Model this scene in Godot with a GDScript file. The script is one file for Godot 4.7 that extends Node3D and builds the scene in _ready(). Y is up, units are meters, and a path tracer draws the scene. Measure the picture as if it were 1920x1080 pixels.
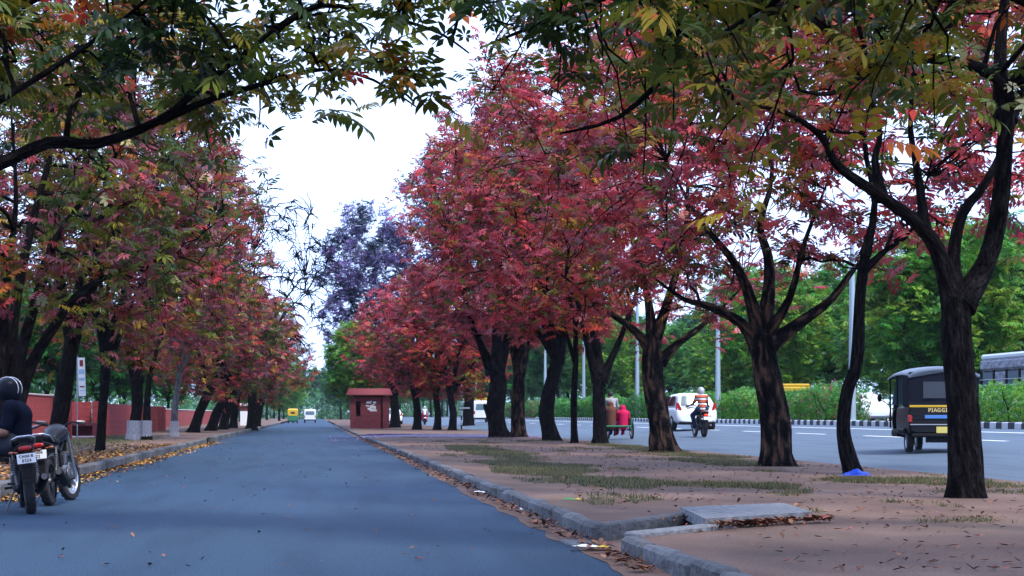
extends Node3D
# world: x = metres to the right of the line of the road, y = up, -z = metres along the road; the camera stands at x 0, z 0
const FOCAL := 3000.0
const VX := 590.0
const VY := 778.0
const EYE := 1.0

var M := {}
var taken := {}
var rng := RandomNumberGenerator.new()
var clump := FastNoiseLite.new()
var bump := FastNoiseLite.new()
var leaf_mesh: ArrayMesh
var small_leaf_mesh: ArrayMesh
var spray_mesh: ArrayMesh

# ---------- small helpers ----------
func P(px: float, py: float, d: float) -> Vector3:
	return Vector3((px - VX) * d / FOCAL, EYE + (VY - py) * d / FOCAL, -d)

func lin(r: float, g: float, b: float) -> Color:
	return Color(r, g, b).linear_to_srgb()

func numbered(called: String) -> String:
	var n: int = taken.get(called, 0)
	taken[called] = n + 1
	return called if n == 0 else "%s_%03d" % [called, n]

func tag(o: Node3D, label: String, category: String, group := "", kind := "") -> Node3D:
	if label: o.set_meta("label", label)
	if category: o.set_meta("category", category)
	if group: o.set_meta("group", group)
	if kind: o.set_meta("kind", kind)
	return o

func thing(called: String, label: String, category: String, at: Vector3, turn := 0.0, group := "") -> Node3D:
	var o := Node3D.new()
	o.name = numbered(called)
	add_child(o)
	o.position = at
	o.rotation.y = turn
	tag(o, label, category, group)
	return o

func copy_of(src: Node3D, at: Vector3, turn: float, size: float, label: String, group := "") -> Node3D:
	var c: Node3D = src.duplicate()
	var plain := String(src.name).rstrip("0123456789").rstrip("_")
	c.name = numbered(plain)
	add_child(c)
	c.position = at
	c.rotation = Vector3(0, turn, 0)
	c.scale = Vector3.ONE * size
	tag(c, label, "", group)
	return c

func place_mesh(mesh: Mesh, called: String, m: Material, parent: Node) -> MeshInstance3D:
	var o := MeshInstance3D.new()
	o.name = numbered(called) if parent == self else called
	o.mesh = mesh
	o.material_override = m
	parent.add_child(o, true)
	return o

func mat(r: float, g: float, b: float, rough := 0.7, metal := 0.0) -> StandardMaterial3D:
	var m := StandardMaterial3D.new()
	m.albedo_color = lin(r, g, b)
	m.roughness = rough
	m.metallic = metal
	return m

func noise_tex(seed_: int, freq: float, stops: Array, size := 512, oct := 4, kind := FastNoiseLite.TYPE_SIMPLEX_SMOOTH) -> NoiseTexture2D:
	var n := FastNoiseLite.new()
	n.seed = seed_
	n.frequency = freq
	n.noise_type = kind
	n.fractal_octaves = oct
	var t := NoiseTexture2D.new()
	t.width = size
	t.height = size
	t.seamless = true
	t.noise = n
	if stops.size():
		var g := Gradient.new()
		var offs := PackedFloat32Array()
		var cols := PackedColorArray()
		for s in stops:
			offs.append(s[0])
			cols.append(lin(s[1], s[2], s[3]))
		g.offsets = offs
		g.colors = cols
		t.color_ramp = g
	return t

func height_tex(seed_: int, freq: float, size := 512, oct := 4) -> NoiseTexture2D:
	return noise_tex(seed_, freq, [], size, oct)

func tri_map(m: StandardMaterial3D, s: Vector3) -> void:
	m.uv1_triplanar = true
	m.uv1_world_triplanar = true
	m.uv1_scale = s

# ---------- mesh collector ----------
class G:
	var v := PackedVector3Array()
	var n := PackedVector3Array()
	var uv := PackedVector2Array()
	var c := PackedColorArray()
	var i := PackedInt32Array()
	var col := Color.WHITE
	var xf := Transform3D()

	func vert(p: Vector3, nn: Vector3, u := Vector2.ZERO) -> int:
		v.append(xf * p)
		n.append((xf.basis * nn).normalized())
		uv.append(u)
		c.append(col)
		return v.size() - 1

	func face(a: int, b: int, d: int) -> void:
		var cr := (v[b] - v[a]).cross(v[d] - v[a])
		if cr.dot(n[a] + n[b] + n[d]) > 0.0:
			i.append(a); i.append(d); i.append(b)
		else:
			i.append(a); i.append(b); i.append(d)

	func flat(ps: Array, out: Vector3) -> void:   # convex polygon, one normal
		var nn: Vector3 = (ps[1] - ps[0]).cross(ps[2] - ps[0]).normalized()
		if nn.dot(out) < 0.0: nn = -nn
		var first := v.size()
		for p in ps: vert(p, nn, Vector2(p.x + p.z, p.y))
		for k in range(1, ps.size() - 1): face(first, first + k, first + k + 1)

	func box(at: Vector3, size: Vector3, turn := Basis(), ch := 0.006) -> void:
		var h := size * 0.5
		ch = minf(ch, minf(h.x, minf(h.y, h.z)) * 0.6)
		for ax in 3:
			for s in [-1.0, 1.0]:
				var a1 := (ax + 1) % 3
				var a2 := (ax + 2) % 3
				var q := []
				for t in [[-1, -1], [1, -1], [1, 1], [-1, 1]]:
					var p := Vector3()
					p[ax] = s * h[ax]
					p[a1] = t[0] * (h[a1] - ch)
					p[a2] = t[1] * (h[a2] - ch)
					q.append(at + turn * p)
				var o := Vector3()
				o[ax] = s
				flat(q, turn * o)
		for ax in 3:
			var a1 := (ax + 1) % 3
			var a2 := (ax + 2) % 3
			for s1 in [-1.0, 1.0]:
				for s2 in [-1.0, 1.0]:
					var q := []
					for t in [[-1, 0], [1, 0], [1, 1], [-1, 1]]:
						var p := Vector3()
						p[ax] = t[0] * (h[ax] - ch)
						p[a1] = s1 * (h[a1] - (ch if t[1] else 0.0))
						p[a2] = s2 * (h[a2] - (0.0 if t[1] else ch))
						q.append(at + turn * p)
					var o := Vector3()
					o[a1] = s1
					o[a2] = s2
					flat(q, turn * o)
		for sx in [-1.0, 1.0]:
			for sy in [-1.0, 1.0]:
				for sz in [-1.0, 1.0]:
					var s := Vector3(sx, sy, sz)
					var q := []
					for ax in 3:
						var p := Vector3(sx * (h.x - ch), sy * (h.y - ch), sz * (h.z - ch))
						p[ax] = s[ax] * h[ax]
						q.append(at + turn * p)
					flat(q, turn * s)

	func tube(pts: Array, rad: Array, sides := 8, caps := true, vscale := 1.0) -> void:
		var cnt := pts.size()
		var first := v.size()
		var side := Vector3.ZERO
		var run := 0.0
		for k in cnt:
			var p: Vector3 = pts[k]
			var t: Vector3 = (pts[mini(k + 1, cnt - 1)] - pts[maxi(k - 1, 0)]).normalized()
			if k == 0:
				side = t.cross(Vector3.UP if absf(t.y) < 0.9 else Vector3.RIGHT).normalized()
			else:
				side = (side - t * side.dot(t)).normalized()
				run += (p - pts[k - 1]).length()
			var up := side.cross(t)
			for s in sides + 1:
				var a := TAU * s / sides
				var o := side * cos(a) + up * sin(a)
				vert(p + o * rad[k], o, Vector2(float(s) / sides, run * vscale))
		for k in cnt - 1:
			for s in sides:
				var a := first + k * (sides + 1) + s
				face(a, a + 1, a + sides + 1)
				face(a + 1, a + sides + 2, a + sides + 1)
		if caps:
			for e in [0, cnt - 1]:
				if rad[e] < 0.004: continue
				var t: Vector3 = (pts[0] - pts[1]).normalized() if e == 0 else (pts[cnt - 1] - pts[cnt - 2]).normalized()
				var ring := []
				for s in sides: ring.append(v[first + e * (sides + 1) + s])
				var keep := xf
				xf = Transform3D()
				flat(ring, keep.basis * t)
				xf = keep

	func lathe(prof: Array, xform: Transform3D, segs := 20) -> void:   # prof: Vector2(radius, height along local y)
		var keep := xf
		xf = xf * xform
		var first := v.size()
		var cnt := prof.size()
		for k in cnt:
			var a: Vector2 = prof[maxi(k - 1, 0)]
			var b: Vector2 = prof[mini(k + 1, cnt - 1)]
			var t := (b - a).normalized()
			for s in segs + 1:
				var an := TAU * s / segs
				var o := Vector3(cos(an), 0, sin(an))
				vert(o * prof[k].x + Vector3.UP * prof[k].y, o * t.y - Vector3.UP * t.x, Vector2(float(s) / segs * 4.0, float(k) / cnt))
		for k in cnt - 1:
			for s in segs:
				var a := first + k * (segs + 1) + s
				face(a, a + 1, a + segs + 1)
				face(a + 1, a + segs + 2, a + segs + 1)
		xf = keep

	func ell(at: Vector3, r: Vector3, turn := Basis(), rings := 10, segs := 14, pw := 1.0) -> void:
		var first := v.size()
		for k in rings + 1:
			var la := PI * k / rings - PI / 2
			for s in segs + 1:
				var lo := TAU * s / segs
				var q := Vector3(cos(la) * cos(lo), sin(la), cos(la) * sin(lo))
				var p := Vector3(signf(q.x) * pow(absf(q.x), pw), signf(q.y) * pow(absf(q.y), pw), signf(q.z) * pow(absf(q.z), pw))
				var e := 2.0 / pw - 1.0
				var nn := Vector3(signf(p.x) * pow(absf(p.x), e) / r.x, signf(p.y) * pow(absf(p.y), e) / r.y, signf(p.z) * pow(absf(p.z), e) / r.z)
				vert(at + turn * (p * r), (turn * nn).normalized() if nn.length() > 0.0 else Vector3.UP, Vector2(float(s) / segs, float(k) / rings))
		for k in rings:
			for s in segs:
				var a := first + k * (segs + 1) + s
				face(a, a + 1, a + segs + 1)
				face(a + 1, a + segs + 2, a + segs + 1)

	func loft(secs: Array, closed := true, caps := true) -> void:   # rings of points with the same count
		var first := v.size()
		var m: int = secs[0].size()
		var cnt := secs.size()
		for k in cnt:
			var mid := Vector3.ZERO
			for p in secs[k]: mid += p
			mid /= m
			for s in m:
				var p: Vector3 = secs[k][s]
				var s0: int = (s + m - 1) % m if closed else maxi(s - 1, 0)
				var s1: int = (s + 1) % m if closed else mini(s + 1, m - 1)
				var du: Vector3 = secs[k][s1] - secs[k][s0]
				var dv: Vector3 = secs[mini(k + 1, cnt - 1)][s] - secs[maxi(k - 1, 0)][s]
				var nn := du.cross(dv).normalized()
				if nn.dot(p - mid) < 0.0: nn = -nn
				vert(p, nn, Vector2(float(s) / m, float(k) / cnt))
		for k in cnt - 1:
			for s in (m if closed else m - 1):
				var a := first + k * m + s
				var b := first + k * m + (s + 1) % m
				face(a, b, a + m)
				face(b, b + m, a + m)
		if caps:
			for e in [0, cnt - 1]:
				var mid := Vector3.ZERO
				for p in secs[e]: mid += p
				mid /= m
				var nxt := Vector3.ZERO
				for p in secs[1 if e == 0 else cnt - 2]: nxt += p
				var o: Vector3 = (secs[e][1] - secs[e][0]).cross(secs[e][m / 2] - secs[e][0])
				if o.dot(mid - nxt / m) < 0.0: o = -o
				var at := vert(mid, o)
				var nn := o
				for s in m:
					var a := vert(secs[e][s], nn)
					var b := vert(secs[e][(s + 1) % m], nn)
					face(at, a, b)

	func prism(poly: Array, x0: float, x1: float, flip := false) -> void:   # poly of Vector2(z, y) pushed out along x
		var pk := PackedVector2Array()
		for p in poly: pk.append(p)
		var ix := Geometry2D.triangulate_polygon(pk)
		for x in [x0, x1]:
			var o := Vector3(1 if x == maxf(x0, x1) else -1, 0, 0)
			var first := v.size()
			for p in poly: vert(Vector3(x, p.y, p.x), o)
			for k in range(0, ix.size(), 3): face(first + ix[k], first + ix[k + 1], first + ix[k + 2])
		var area := 0.0
		for k in poly.size():
			var a: Vector2 = poly[k]
			var b: Vector2 = poly[(k + 1) % poly.size()]
			area += a.cross(b)
		for k in poly.size():
			var a: Vector2 = poly[k]
			var b: Vector2 = poly[(k + 1) % poly.size()]
			var e := (b - a).normalized()
			var o2 := Vector2(e.y, -e.x) * signf(area)
			flat([Vector3(x0, a.y, a.x), Vector3(x1, a.y, a.x), Vector3(x1, b.y, b.x), Vector3(x0, b.y, b.x)], Vector3(0, o2.y, o2.x))

	func made() -> ArrayMesh:
		var arr := []
		arr.resize(Mesh.ARRAY_MAX)
		arr[Mesh.ARRAY_VERTEX] = v
		arr[Mesh.ARRAY_NORMAL] = n
		arr[Mesh.ARRAY_TEX_UV] = uv
		arr[Mesh.ARRAY_COLOR] = c
		arr[Mesh.ARRAY_INDEX] = i
		var am := ArrayMesh.new()
		am.add_surface_from_arrays(Mesh.PRIMITIVE_TRIANGLES, arr)
		return am

func put(g: G, called: String, m: Material, parent: Node) -> MeshInstance3D:
	return place_mesh(g.made(), called, m, parent)

# a body as one skin: bones are [a, b, radius a, radius b], joined smoothly and meshed as surface nets
func skin(g: G, bones: Array, cell: float, k := 0.03) -> void:
	var lo := Vector3.INF
	var hi := -Vector3.INF
	for b in bones:
		var r: float = maxf(b[2], b[3])
		lo = lo.min(b[0].min(b[1]) - Vector3.ONE * (r + 3 * cell))
		hi = hi.max(b[0].max(b[1]) + Vector3.ONE * (r + 3 * cell))
	var nx := int((hi.x - lo.x) / cell) + 2
	var ny := int((hi.y - lo.y) / cell) + 2
	var nz := int((hi.z - lo.z) / cell) + 2
	var f := PackedFloat32Array()
	f.resize(nx * ny * nz)
	f.fill(9.0)
	for b in bones:
		var a: Vector3 = b[0]
		var ab: Vector3 = b[1] - a
		var ra: float = b[2]
		var dr: float = b[3] - ra
		var inv := 1.0 / maxf(ab.length_squared(), 1e-9)
		var reach: float = maxf(b[2], b[3]) + 2.5 * cell + k
		var l0 := (a.min(b[1]) - Vector3.ONE * reach - lo) / cell
		var h0 := (a.max(b[1]) + Vector3.ONE * reach - lo) / cell
		for z in range(maxi(0, int(l0.z)), mini(nz, int(h0.z) + 2)):
			for y in range(maxi(0, int(l0.y)), mini(ny, int(h0.y) + 2)):
				var row := (z * ny + y) * nx
				for x in range(maxi(0, int(l0.x)), mini(nx, int(h0.x) + 2)):
					var p := lo + Vector3(x, y, z) * cell - a
					var t := clampf(p.dot(ab) * inv, 0.0, 1.0)
					var d := (p - ab * t).length() - ra - dr * t
					var e := f[row + x]
					var w := maxf(k - absf(d - e), 0.0) / k
					f[row + x] = minf(d, e) - w * w * k * 0.25
	var at := {}
	var sy := nx
	var sz := nx * ny
	var offs := [0, 1, sy, sy + 1, sz, sz + 1, sz + sy, sz + sy + 1]
	for z in nz - 1:
		for y in ny - 1:
			for x in nx - 1:
				var id := z * sz + y * sy + x
				var e0 := f[id]
				if e0 > 2.0 * cell or e0 < -2.0 * cell: continue
				var neg := 0
				for o in offs:
					if f[id + o] < 0.0: neg += 1
				if neg == 0 or neg == 8: continue
				var sum := Vector3.ZERO
				var cnt := 0
				for e in [[0, 1], [2, 3], [4, 5], [6, 7], [0, 2], [1, 3], [4, 6], [5, 7], [0, 4], [1, 5], [2, 6], [3, 7]]:
					var da := f[id + offs[e[0]]]
					var db := f[id + offs[e[1]]]
					if (da < 0.0) == (db < 0.0): continue
					var t := da / (da - db)
					var pa := Vector3(e[0] & 1, (e[0] >> 1) & 1, e[0] >> 2)
					var pb := Vector3(e[1] & 1, (e[1] >> 1) & 1, e[1] >> 2)
					sum += pa.lerp(pb, t)
					cnt += 1
				var gr := Vector3(f[id + 1] - e0, f[id + sy] - e0, f[id + sz] - e0)
				var far := f[id + 1 + sy + sz]
				gr += Vector3(far - f[id + sy + sz], far - f[id + 1 + sz], far - f[id + 1 + sy])
				at[id] = g.vert(lo + (Vector3(x, y, z) + sum / cnt) * cell, gr)
	for id in at:
		for q in [[1, sy, sz], [sy, sz, 1], [sz, 1, sy]]:
			if (f[id] < 0.0) == (f[id + q[0]] < 0.0): continue
			var a = at.get(id)
			var b = at.get(id - q[1])
			var cc = at.get(id - q[1] - q[2])
			var d = at.get(id - q[2])
			if b == null or cc == null or d == null: continue
			g.face(a, b, cc)
			g.face(a, cc, d)

func wander(a: Vector3, b: Vector3, bend: Vector3, steps: int, rough: float) -> Array:
	var mid := a.lerp(b, 0.5) + bend
	var out := []
	for k in steps + 1:
		var t := float(k) / steps
		var p := a.lerp(mid, t).lerp(mid.lerp(b, t), t)
		if k > 0 and k < steps:
			p += Vector3(rng.randf_range(-1, 1), rng.randf_range(-1, 1), rng.randf_range(-1, 1)) * rough
		out.append(p)
	return out

func taper(n: int, a: float, b: float) -> Array:
	var out := []
	for k in n: out.append(lerpf(a, b, float(k) / (n - 1)))
	return out

func smooth_path(pts: Array, per := 4) -> Array:
	var out := []
	for k in pts.size() - 1:
		var p0: Vector3 = pts[maxi(k - 1, 0)]
		var p3: Vector3 = pts[mini(k + 2, pts.size() - 1)]
		for s in per:
			out.append(pts[k].cubic_interpolate(pts[k + 1], p0, p3, float(s) / per))
	out.append(pts[pts.size() - 1])
	return out

# ---------- ground ----------
func ground_at(l: float, d: float) -> float:   # height of the ground at x = l, z = -d
	if l < -3.85: return 0.15
	if l < 2.28: return 0.0
	if l < 9.4:
		return 0.125 - 0.02 * clampf((l - 2.6) / 6.8, 0.0, 1.0) + 0.035 * bump.get_noise_2d(l * 9.0, d * 9.0) * clampf((l - 2.6) * 2.0, 0.0, 1.0) * clampf((9.4 - l) * 2.0, 0.0, 1.0)
	if l < 20.0: return 0.1 + 0.047 * (l - 9.4)
	return 0.6

func on_ground(px: float, py: float, h: float) -> Vector3:   # where the sight line through a pixel meets the level h
	var s := (py - VY) / (EYE - h)
	return Vector3((px - VX) / s, h, -FOCAL / s)

func kerb_x(d: float) -> float:   # the right kerb's line
	return 2.26 - 0.1 * clampf((d - 12.0) / 28.0, 0.0, 1.0) - 0.1 * clampf((d - 40.0) / 25.0, 0.0, 1.0)

var slide := false

func sheet(called: String, ls: Array, ds: Array, high: Callable, tone: Callable, m: Material) -> MeshInstance3D:
	var g := G.new()
	for d in ds:
		for l in ls:
			g.col = tone.call(l, d)
			var y: float = high.call(l, d)
			var at_l: float = l
			if slide: at_l = l + (kerb_x(d) + 0.04 - 2.3) * clampf((4.5 - l) / 2.2, 0.0, 1.0)
			var nn := Vector3(y - high.call(l + 0.05, d), 0.05, -(y - high.call(l, d + 0.05))).normalized()
			g.vert(Vector3(at_l, y, -d), nn, Vector2(l, d))
	var w := ls.size()
	for k in ds.size() - 1:
		for j in w - 1:
			var a := k * w + j
			g.face(a, a + 1, a + w)
			g.face(a + 1, a + w + 1, a + w)
	var o := put(g, called, m, self)
	o.set_meta("kind", "structure")
	return o

func steps(a: float, b: float, n: int) -> Array:
	var out := []
	for k in n + 1: out.append(lerpf(a, b, float(k) / n))
	return out

func reach(a: float, b: float, n: int) -> Array:   # steps that grow with distance
	var out := []
	for k in n + 1: out.append(a * pow(b / a, float(k) / n))
	return out

func grass_share(l: float, d: float) -> float:   # where thin grass grows on the earth strip
	var s := 0.0
	for q in [[3.6, 26.0, 0.8, 7.0], [3.9, 21.0, 0.7, 2.6], [5.0, 20.5, 1.1, 1.2], [7.6, 21.5, 1.2, 1.0], [8.6, 42.0, 0.7, 9.0], [4.2, 38.0, 0.8, 8.0], [7.8, 30.0, 1.2, 2.5], [6.0, 74.0, 3.0, 4.0], [8.3, 20.2, 0.7, 1.0]]:
		var x: float = (l - q[0]) / q[2]
		var y: float = (d - q[1]) / q[3]
		s = maxf(s, 1.25 - sqrt(x * x + y * y))
	return clampf(s + 0.8 * bump.get_noise_2d(l * 22.0, d * 14.0), 0.0, 1.0)

func build_ground() -> void:
	var far := reach(8.0, 900.0, 60)
	var near := [-30.0, -10.0, 0.0, 5.0]
	var zero := func(_l, _d): return 0.0
	var white := func(_l, _d): return Color.WHITE
	# everything rests on one broad sheet
	sheet("ground", [-500, -120, -40, -4, 2, 9, 21, 60, 160, 600], near + far, func(l, _d): return -0.12 if l < 15 else (0.3 if l < 30 else 0.5), white, M.earth_far)
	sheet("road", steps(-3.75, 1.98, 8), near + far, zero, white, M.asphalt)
	# gutter of packed earth between asphalt and kerb, its edge uneven
	var gg := G.new()
	var dd := reach(6.0, 150.0, 160)
	for k in dd.size():
		var d: float = dd[k]
		var edge := minf(1.93, kerb_x(d) - 0.22) + 0.10 * bump.get_noise_2d(d * 30.0, 3.0)
		for q in [[edge, 0.004], [edge + 0.15, 0.012], [2.5, 0.02]]:
			gg.vert(Vector3(q[0], q[1], -d), Vector3.UP, Vector2(q[0], d))
	for k in dd.size() - 1:
		for j in 2:
			var a := k * 3 + j
			gg.face(a, a + 1, a + 3)
			gg.face(a + 1, a + 4, a + 3)
	put(gg, "gutter", M.earth, self).set_meta("kind", "structure")
	var strip_d := reach(7.0, 64.0, 240)
	var strip := func(l, d): return ground_at(l, d) - (0.5 if (l < 3.2 and d > 11.4 + 1.1 * (l - 2.18) and d < 12.42 + 1.38 * (l - 2.15)) else 0.0)
	var earth_tone := func(l, d):
		var gsh := grass_share(l, d)
		var dry: float = 0.5 + 0.5 * bump.get_noise_2d(l * 4.0 + 300.0, d * 2.5)
		return Color(1, 1, 1).lerp(Color(0.72, 0.68, 0.7), dry * 0.7).lerp(Color(0.85, 0.98, 0.55), gsh * 0.6)
	slide = true
	sheet("earth_strip", [2.3] + steps(2.36, 9.2, 76) + [9.35, 9.52], [-20.0, 0.0] + strip_d, strip, earth_tone, M.earth)
	slide = false
	sheet("petal_path", steps(1.98, 9.6, 8), [64.0, 66.0, 68.0, 70.0, 72.0], func(l, _d): return 0.06 + 0.05 * clampf((l - 2) / 2.0, 0, 1), white, M.petal_path)
	sheet("earth_strip", [2.1] + steps(2.2, 9.2, 30) + [9.35, 9.5], reach(72.0, 110.0, 40) + [160.0, 300.0], func(l, d): return maxf(ground_at(l, d), 0.1), earth_tone, M.earth)
	# right carriageway, banked up towards the divider
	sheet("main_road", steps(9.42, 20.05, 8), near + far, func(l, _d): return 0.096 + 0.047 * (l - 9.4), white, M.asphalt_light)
	sheet("divider_soil", [20.15, 21.0, 22.0, 23.2], near + far, func(_l, _d): return 0.76, white, M.earth_green)
	sheet("opposite_road", [23.3, 26, 30, 34.0], near + far, func(_l, _d): return 0.56, white, M.asphalt_light)
	sheet("far_verge", [34.0, 40.0, 60.0, 120.0, 400.0], near + far, func(l, _d): return 0.6 + 0.004 * (l - 34), white, M.earth_green)
	# left verge
	var verge_tone := func(l, d):
		var gsh := clampf(0.9 * bump.get_noise_2d(l * 12.0, d * 5.0) + (0.45 if l < -5.6 and d < 60.0 else -0.1), 0.0, 1.0)
		return Color(1, 1, 1).lerp(Color(0.6, 0.75, 0.35), gsh * 0.8)
	sheet("verge", steps(-9.5, -3.95, 30), [-20.0, 0.0] + reach(7.0, 130.0, 120) + [200.0, 400.0], func(l, d): return 0.145 + 0.03 * bump.get_noise_2d(l * 8.0, d * 6.0), verge_tone, M.earth)
	sheet("garden_soil", [-200.0, -60.0, -20.0, -9.5], near + far, func(_l, _d): return 0.12, white, M.earth_green)
	# painted lines on the main road
	var bank := func(l): return 0.1 + 0.047 * (l - 9.4) + 0.002
	var pl := G.new()
	for k in 40:
		var d := 12.0 + k * 8.0
		pl.flat([Vector3(18.42, bank.call(18.42), -d), Vector3(18.58, bank.call(18.58), -d), Vector3(18.58, bank.call(18.58), -d - 8.0), Vector3(18.42, bank.call(18.42), -d - 8.0)], Vector3.UP)
	put(pl, "edge_line", M.paint_white, self).set_meta("kind", "structure")
	var lane := place_mesh(null, "lane_marking", M.paint_white, self)
	lane.set_meta("kind", "structure")
	var one := G.new()
	one.flat([Vector3(-0.07, -0.0033, 0), Vector3(0.07, 0.0033, 0), Vector3(0.07, 0.0033, -3.0), Vector3(-0.07, -0.0033, -3.0)], Vector3.UP)
	lane.mesh = one.made()
	lane.position = Vector3(15.8, bank.call(15.8), -30.0)
	for k in range(1, 24):
		var o: MeshInstance3D = lane.duplicate()
		o.name = numbered("lane_marking")
		add_child(o)
		o.position = Vector3(15.8, bank.call(15.8), -30.0 - 6.5 * k)

func stones(called: String, parent_kind: String, pts: Array, w: float, h: float, length: float, m: Array, gap: float, jig: float) -> Node3D:
	# kerb stones laid along a line of points, each a piece of its own
	var root := Node3D.new()
	root.name = numbered(called)
	add_child(root)
	root.set_meta("kind", "structure")
	var shapes := []
	for k in 4:
		var g := G.new()
		g.box(Vector3(0, h * 0.5 - 0.04, 0), Vector3(w, h + 0.08, length - gap), Basis(), 0.018 + 0.006 * k)
		for q in g.v.size():
			var p := g.v[q]
			if p.y > h * 0.5: g.v[q] = p + Vector3(bump.get_noise_3d(p.x * 200, k * 77.0, p.z * 120), bump.get_noise_3d(k * 31.0, p.x * 200, p.z * 120), 0) * jig
		shapes.append(g.made())
	var rest := G.new()
	var count := 0
	var run := 0.0
	var seg := 0
	var pos: Vector3 = pts[0]
	while seg < pts.size() - 1:
		var dir: Vector3 = (pts[seg + 1] - pts[seg])
		var n := int(dir.length() / length)
		for k in n:
			var at: Vector3 = pts[seg] + dir * ((k + 0.5) / n)
			var turn := atan2(-dir.x, -dir.z)
			if count < 290:
				var o := place_mesh(shapes[rng.randi() % 4], "kerb_stone", m[count % m.size()], root)
				o.position = at + Vector3(rng.randf_range(-1, 1), rng.randf_range(-0.7, 0.7), 0) * jig
				o.rotation = Vector3(0, turn + rng.randf_range(-1, 1) * jig * 0.8, rng.randf_range(-1, 1) * jig)
			count += 1
		seg += 1
	return root

func build_kerbs() -> void:
	rng.seed = 5
	# right kerb of the near road, broken by the drain mouth
	stones("kerb", "", [Vector3(2.3, 0, -6.2), Vector3(2.26, 0, -11.45)], 0.15, 0.14, 0.62, M.kerb_set, 0.02, 0.016)
	stones("kerb", "", [Vector3(2.25, 0, -12.5), Vector3(2.16, 0, -40.0), Vector3(2.07, 0, -63.0)], 0.15, 0.14, 0.55, M.kerb_set, 0.02, 0.016)
	stones("kerb", "", [Vector3(2.06, 0, -72.0), Vector3(2.06, 0, -160.0)], 0.16, 0.12, 1.0, M.kerb_set, 0.03, 0.02)
	stones("kerb", "", [Vector3(-3.85, 0, -8.0), Vector3(-3.85, 0, -56.0)], 0.16, 0.17, 0.75, M.kerb_set, 0.02, 0.012)
	stones("kerb", "", [Vector3(-3.95, 0, -60.0), Vector3(-3.9, 0, -180.0)], 0.16, 0.17, 1.2, M.kerb_set, 0.03, 0.012)
	# black and white kerb of the divider
	stones("painted_kerb", "", [Vector3(20.1, 0.57, -29.0), Vector3(20.1, 0.57, -145.0)], 0.16, 0.22, 0.42, [M.kerb_black, M.kerb_white], 0.012, 0.004)
	# drain mouth: side walls, back wall, floor and the concrete slab over the chamber
	var t := thing("storm_drain", "concrete drain inlet with a grey cover slab set into the earth strip", "drain", Vector3(2.26, 0, -12.0))
	var beam := func(called: String, a: Vector3, b: Vector3, w: float, top: float, deep: float, m: Material):
		var g := G.new()
		var dir := b - a
		g.box((a + b) * 0.5 - t.position + Vector3(0, top - deep * 0.5, 0), Vector3(w, deep, Vector2(dir.x, dir.z).length()), Basis(Vector3.UP, atan2(dir.x, dir.z)), 0.015)
		put(g, called, m, t)
	beam.call("near_wall", Vector3(2.26, 0, -11.42), Vector3(3.25, 0, -12.5), 0.13, 0.165, 0.5, M.concrete_pale)
	beam.call("far_wall", Vector3(2.24, 0, -12.5), Vector3(3.3, 0, -14.02), 0.12, 0.155, 0.5, M.kerb_b)  # stained face; its shade is put into the colour by darker kerb concrete
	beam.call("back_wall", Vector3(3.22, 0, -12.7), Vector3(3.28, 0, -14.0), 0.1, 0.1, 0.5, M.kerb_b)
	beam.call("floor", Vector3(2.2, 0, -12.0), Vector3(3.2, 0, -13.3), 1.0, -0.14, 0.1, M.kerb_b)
	var g := G.new()
	var lo := []
	var hi := []
	for q in [[3.05, 12.5], [4.17, 13.4], [4.32, 14.75], [3.22, 14.1]]:
		lo.append(Vector3(q[0], 0.1, -q[1]) - t.position)
		hi.append(Vector3(q[0], 0.19, -q[1]) - t.position)
	g.flat(hi, Vector3.UP)
	g.flat(lo, Vector3.DOWN)
	for k in 4:
		var k1 := (k + 1) % 4
		g.flat([lo[k], lo[k1], hi[k1], hi[k]], (lo[k] + lo[k1]) * 0.5 - (lo[0] + lo[2]) * 0.5)
	put(g, "cover_slab", M.concrete_pale, t)
	g = G.new()
	g.box(Vector3(-0.2, 0.006, -0.35), Vector3(0.24, 0.03, 0.5), Basis(Vector3.UP, 0.05), 0.01)
	put(g, "apron_slab", M.kerb_c, t)

func scatter(called: String, label: String, cat: String, n: int, where: Callable, mesh: ArrayMesh, pal: Array, size: float, m: Material, flatness := 0.25) -> void:
	var mm := MultiMesh.new()
	mm.transform_format = MultiMesh.TRANSFORM_3D
	mm.use_colors = true
	mm.mesh = mesh
	mm.instance_count = n
	for k in n:
		var p: Vector3 = where.call()
		var b := Basis(Vector3.UP, rng.randf() * TAU) * Basis(Vector3.RIGHT, rng.randfn() * flatness)
		mm.set_instance_transform(k, Transform3D(b.scaled(Vector3.ONE * size * rng.randf_range(0.6, 1.3)), p))
		var cl := shade_of(pal, rng.randf())
		var val := rng.randf_range(0.6, 1.2)
		mm.set_instance_color(k, Color(cl.r * val, cl.g * val, cl.b * val))
	var o := MultiMeshInstance3D.new()
	o.name = numbered(called)
	o.multimesh = mm
	o.material_override = m
	add_child(o)
	tag(o, label, cat, "", "stuff")

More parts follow.
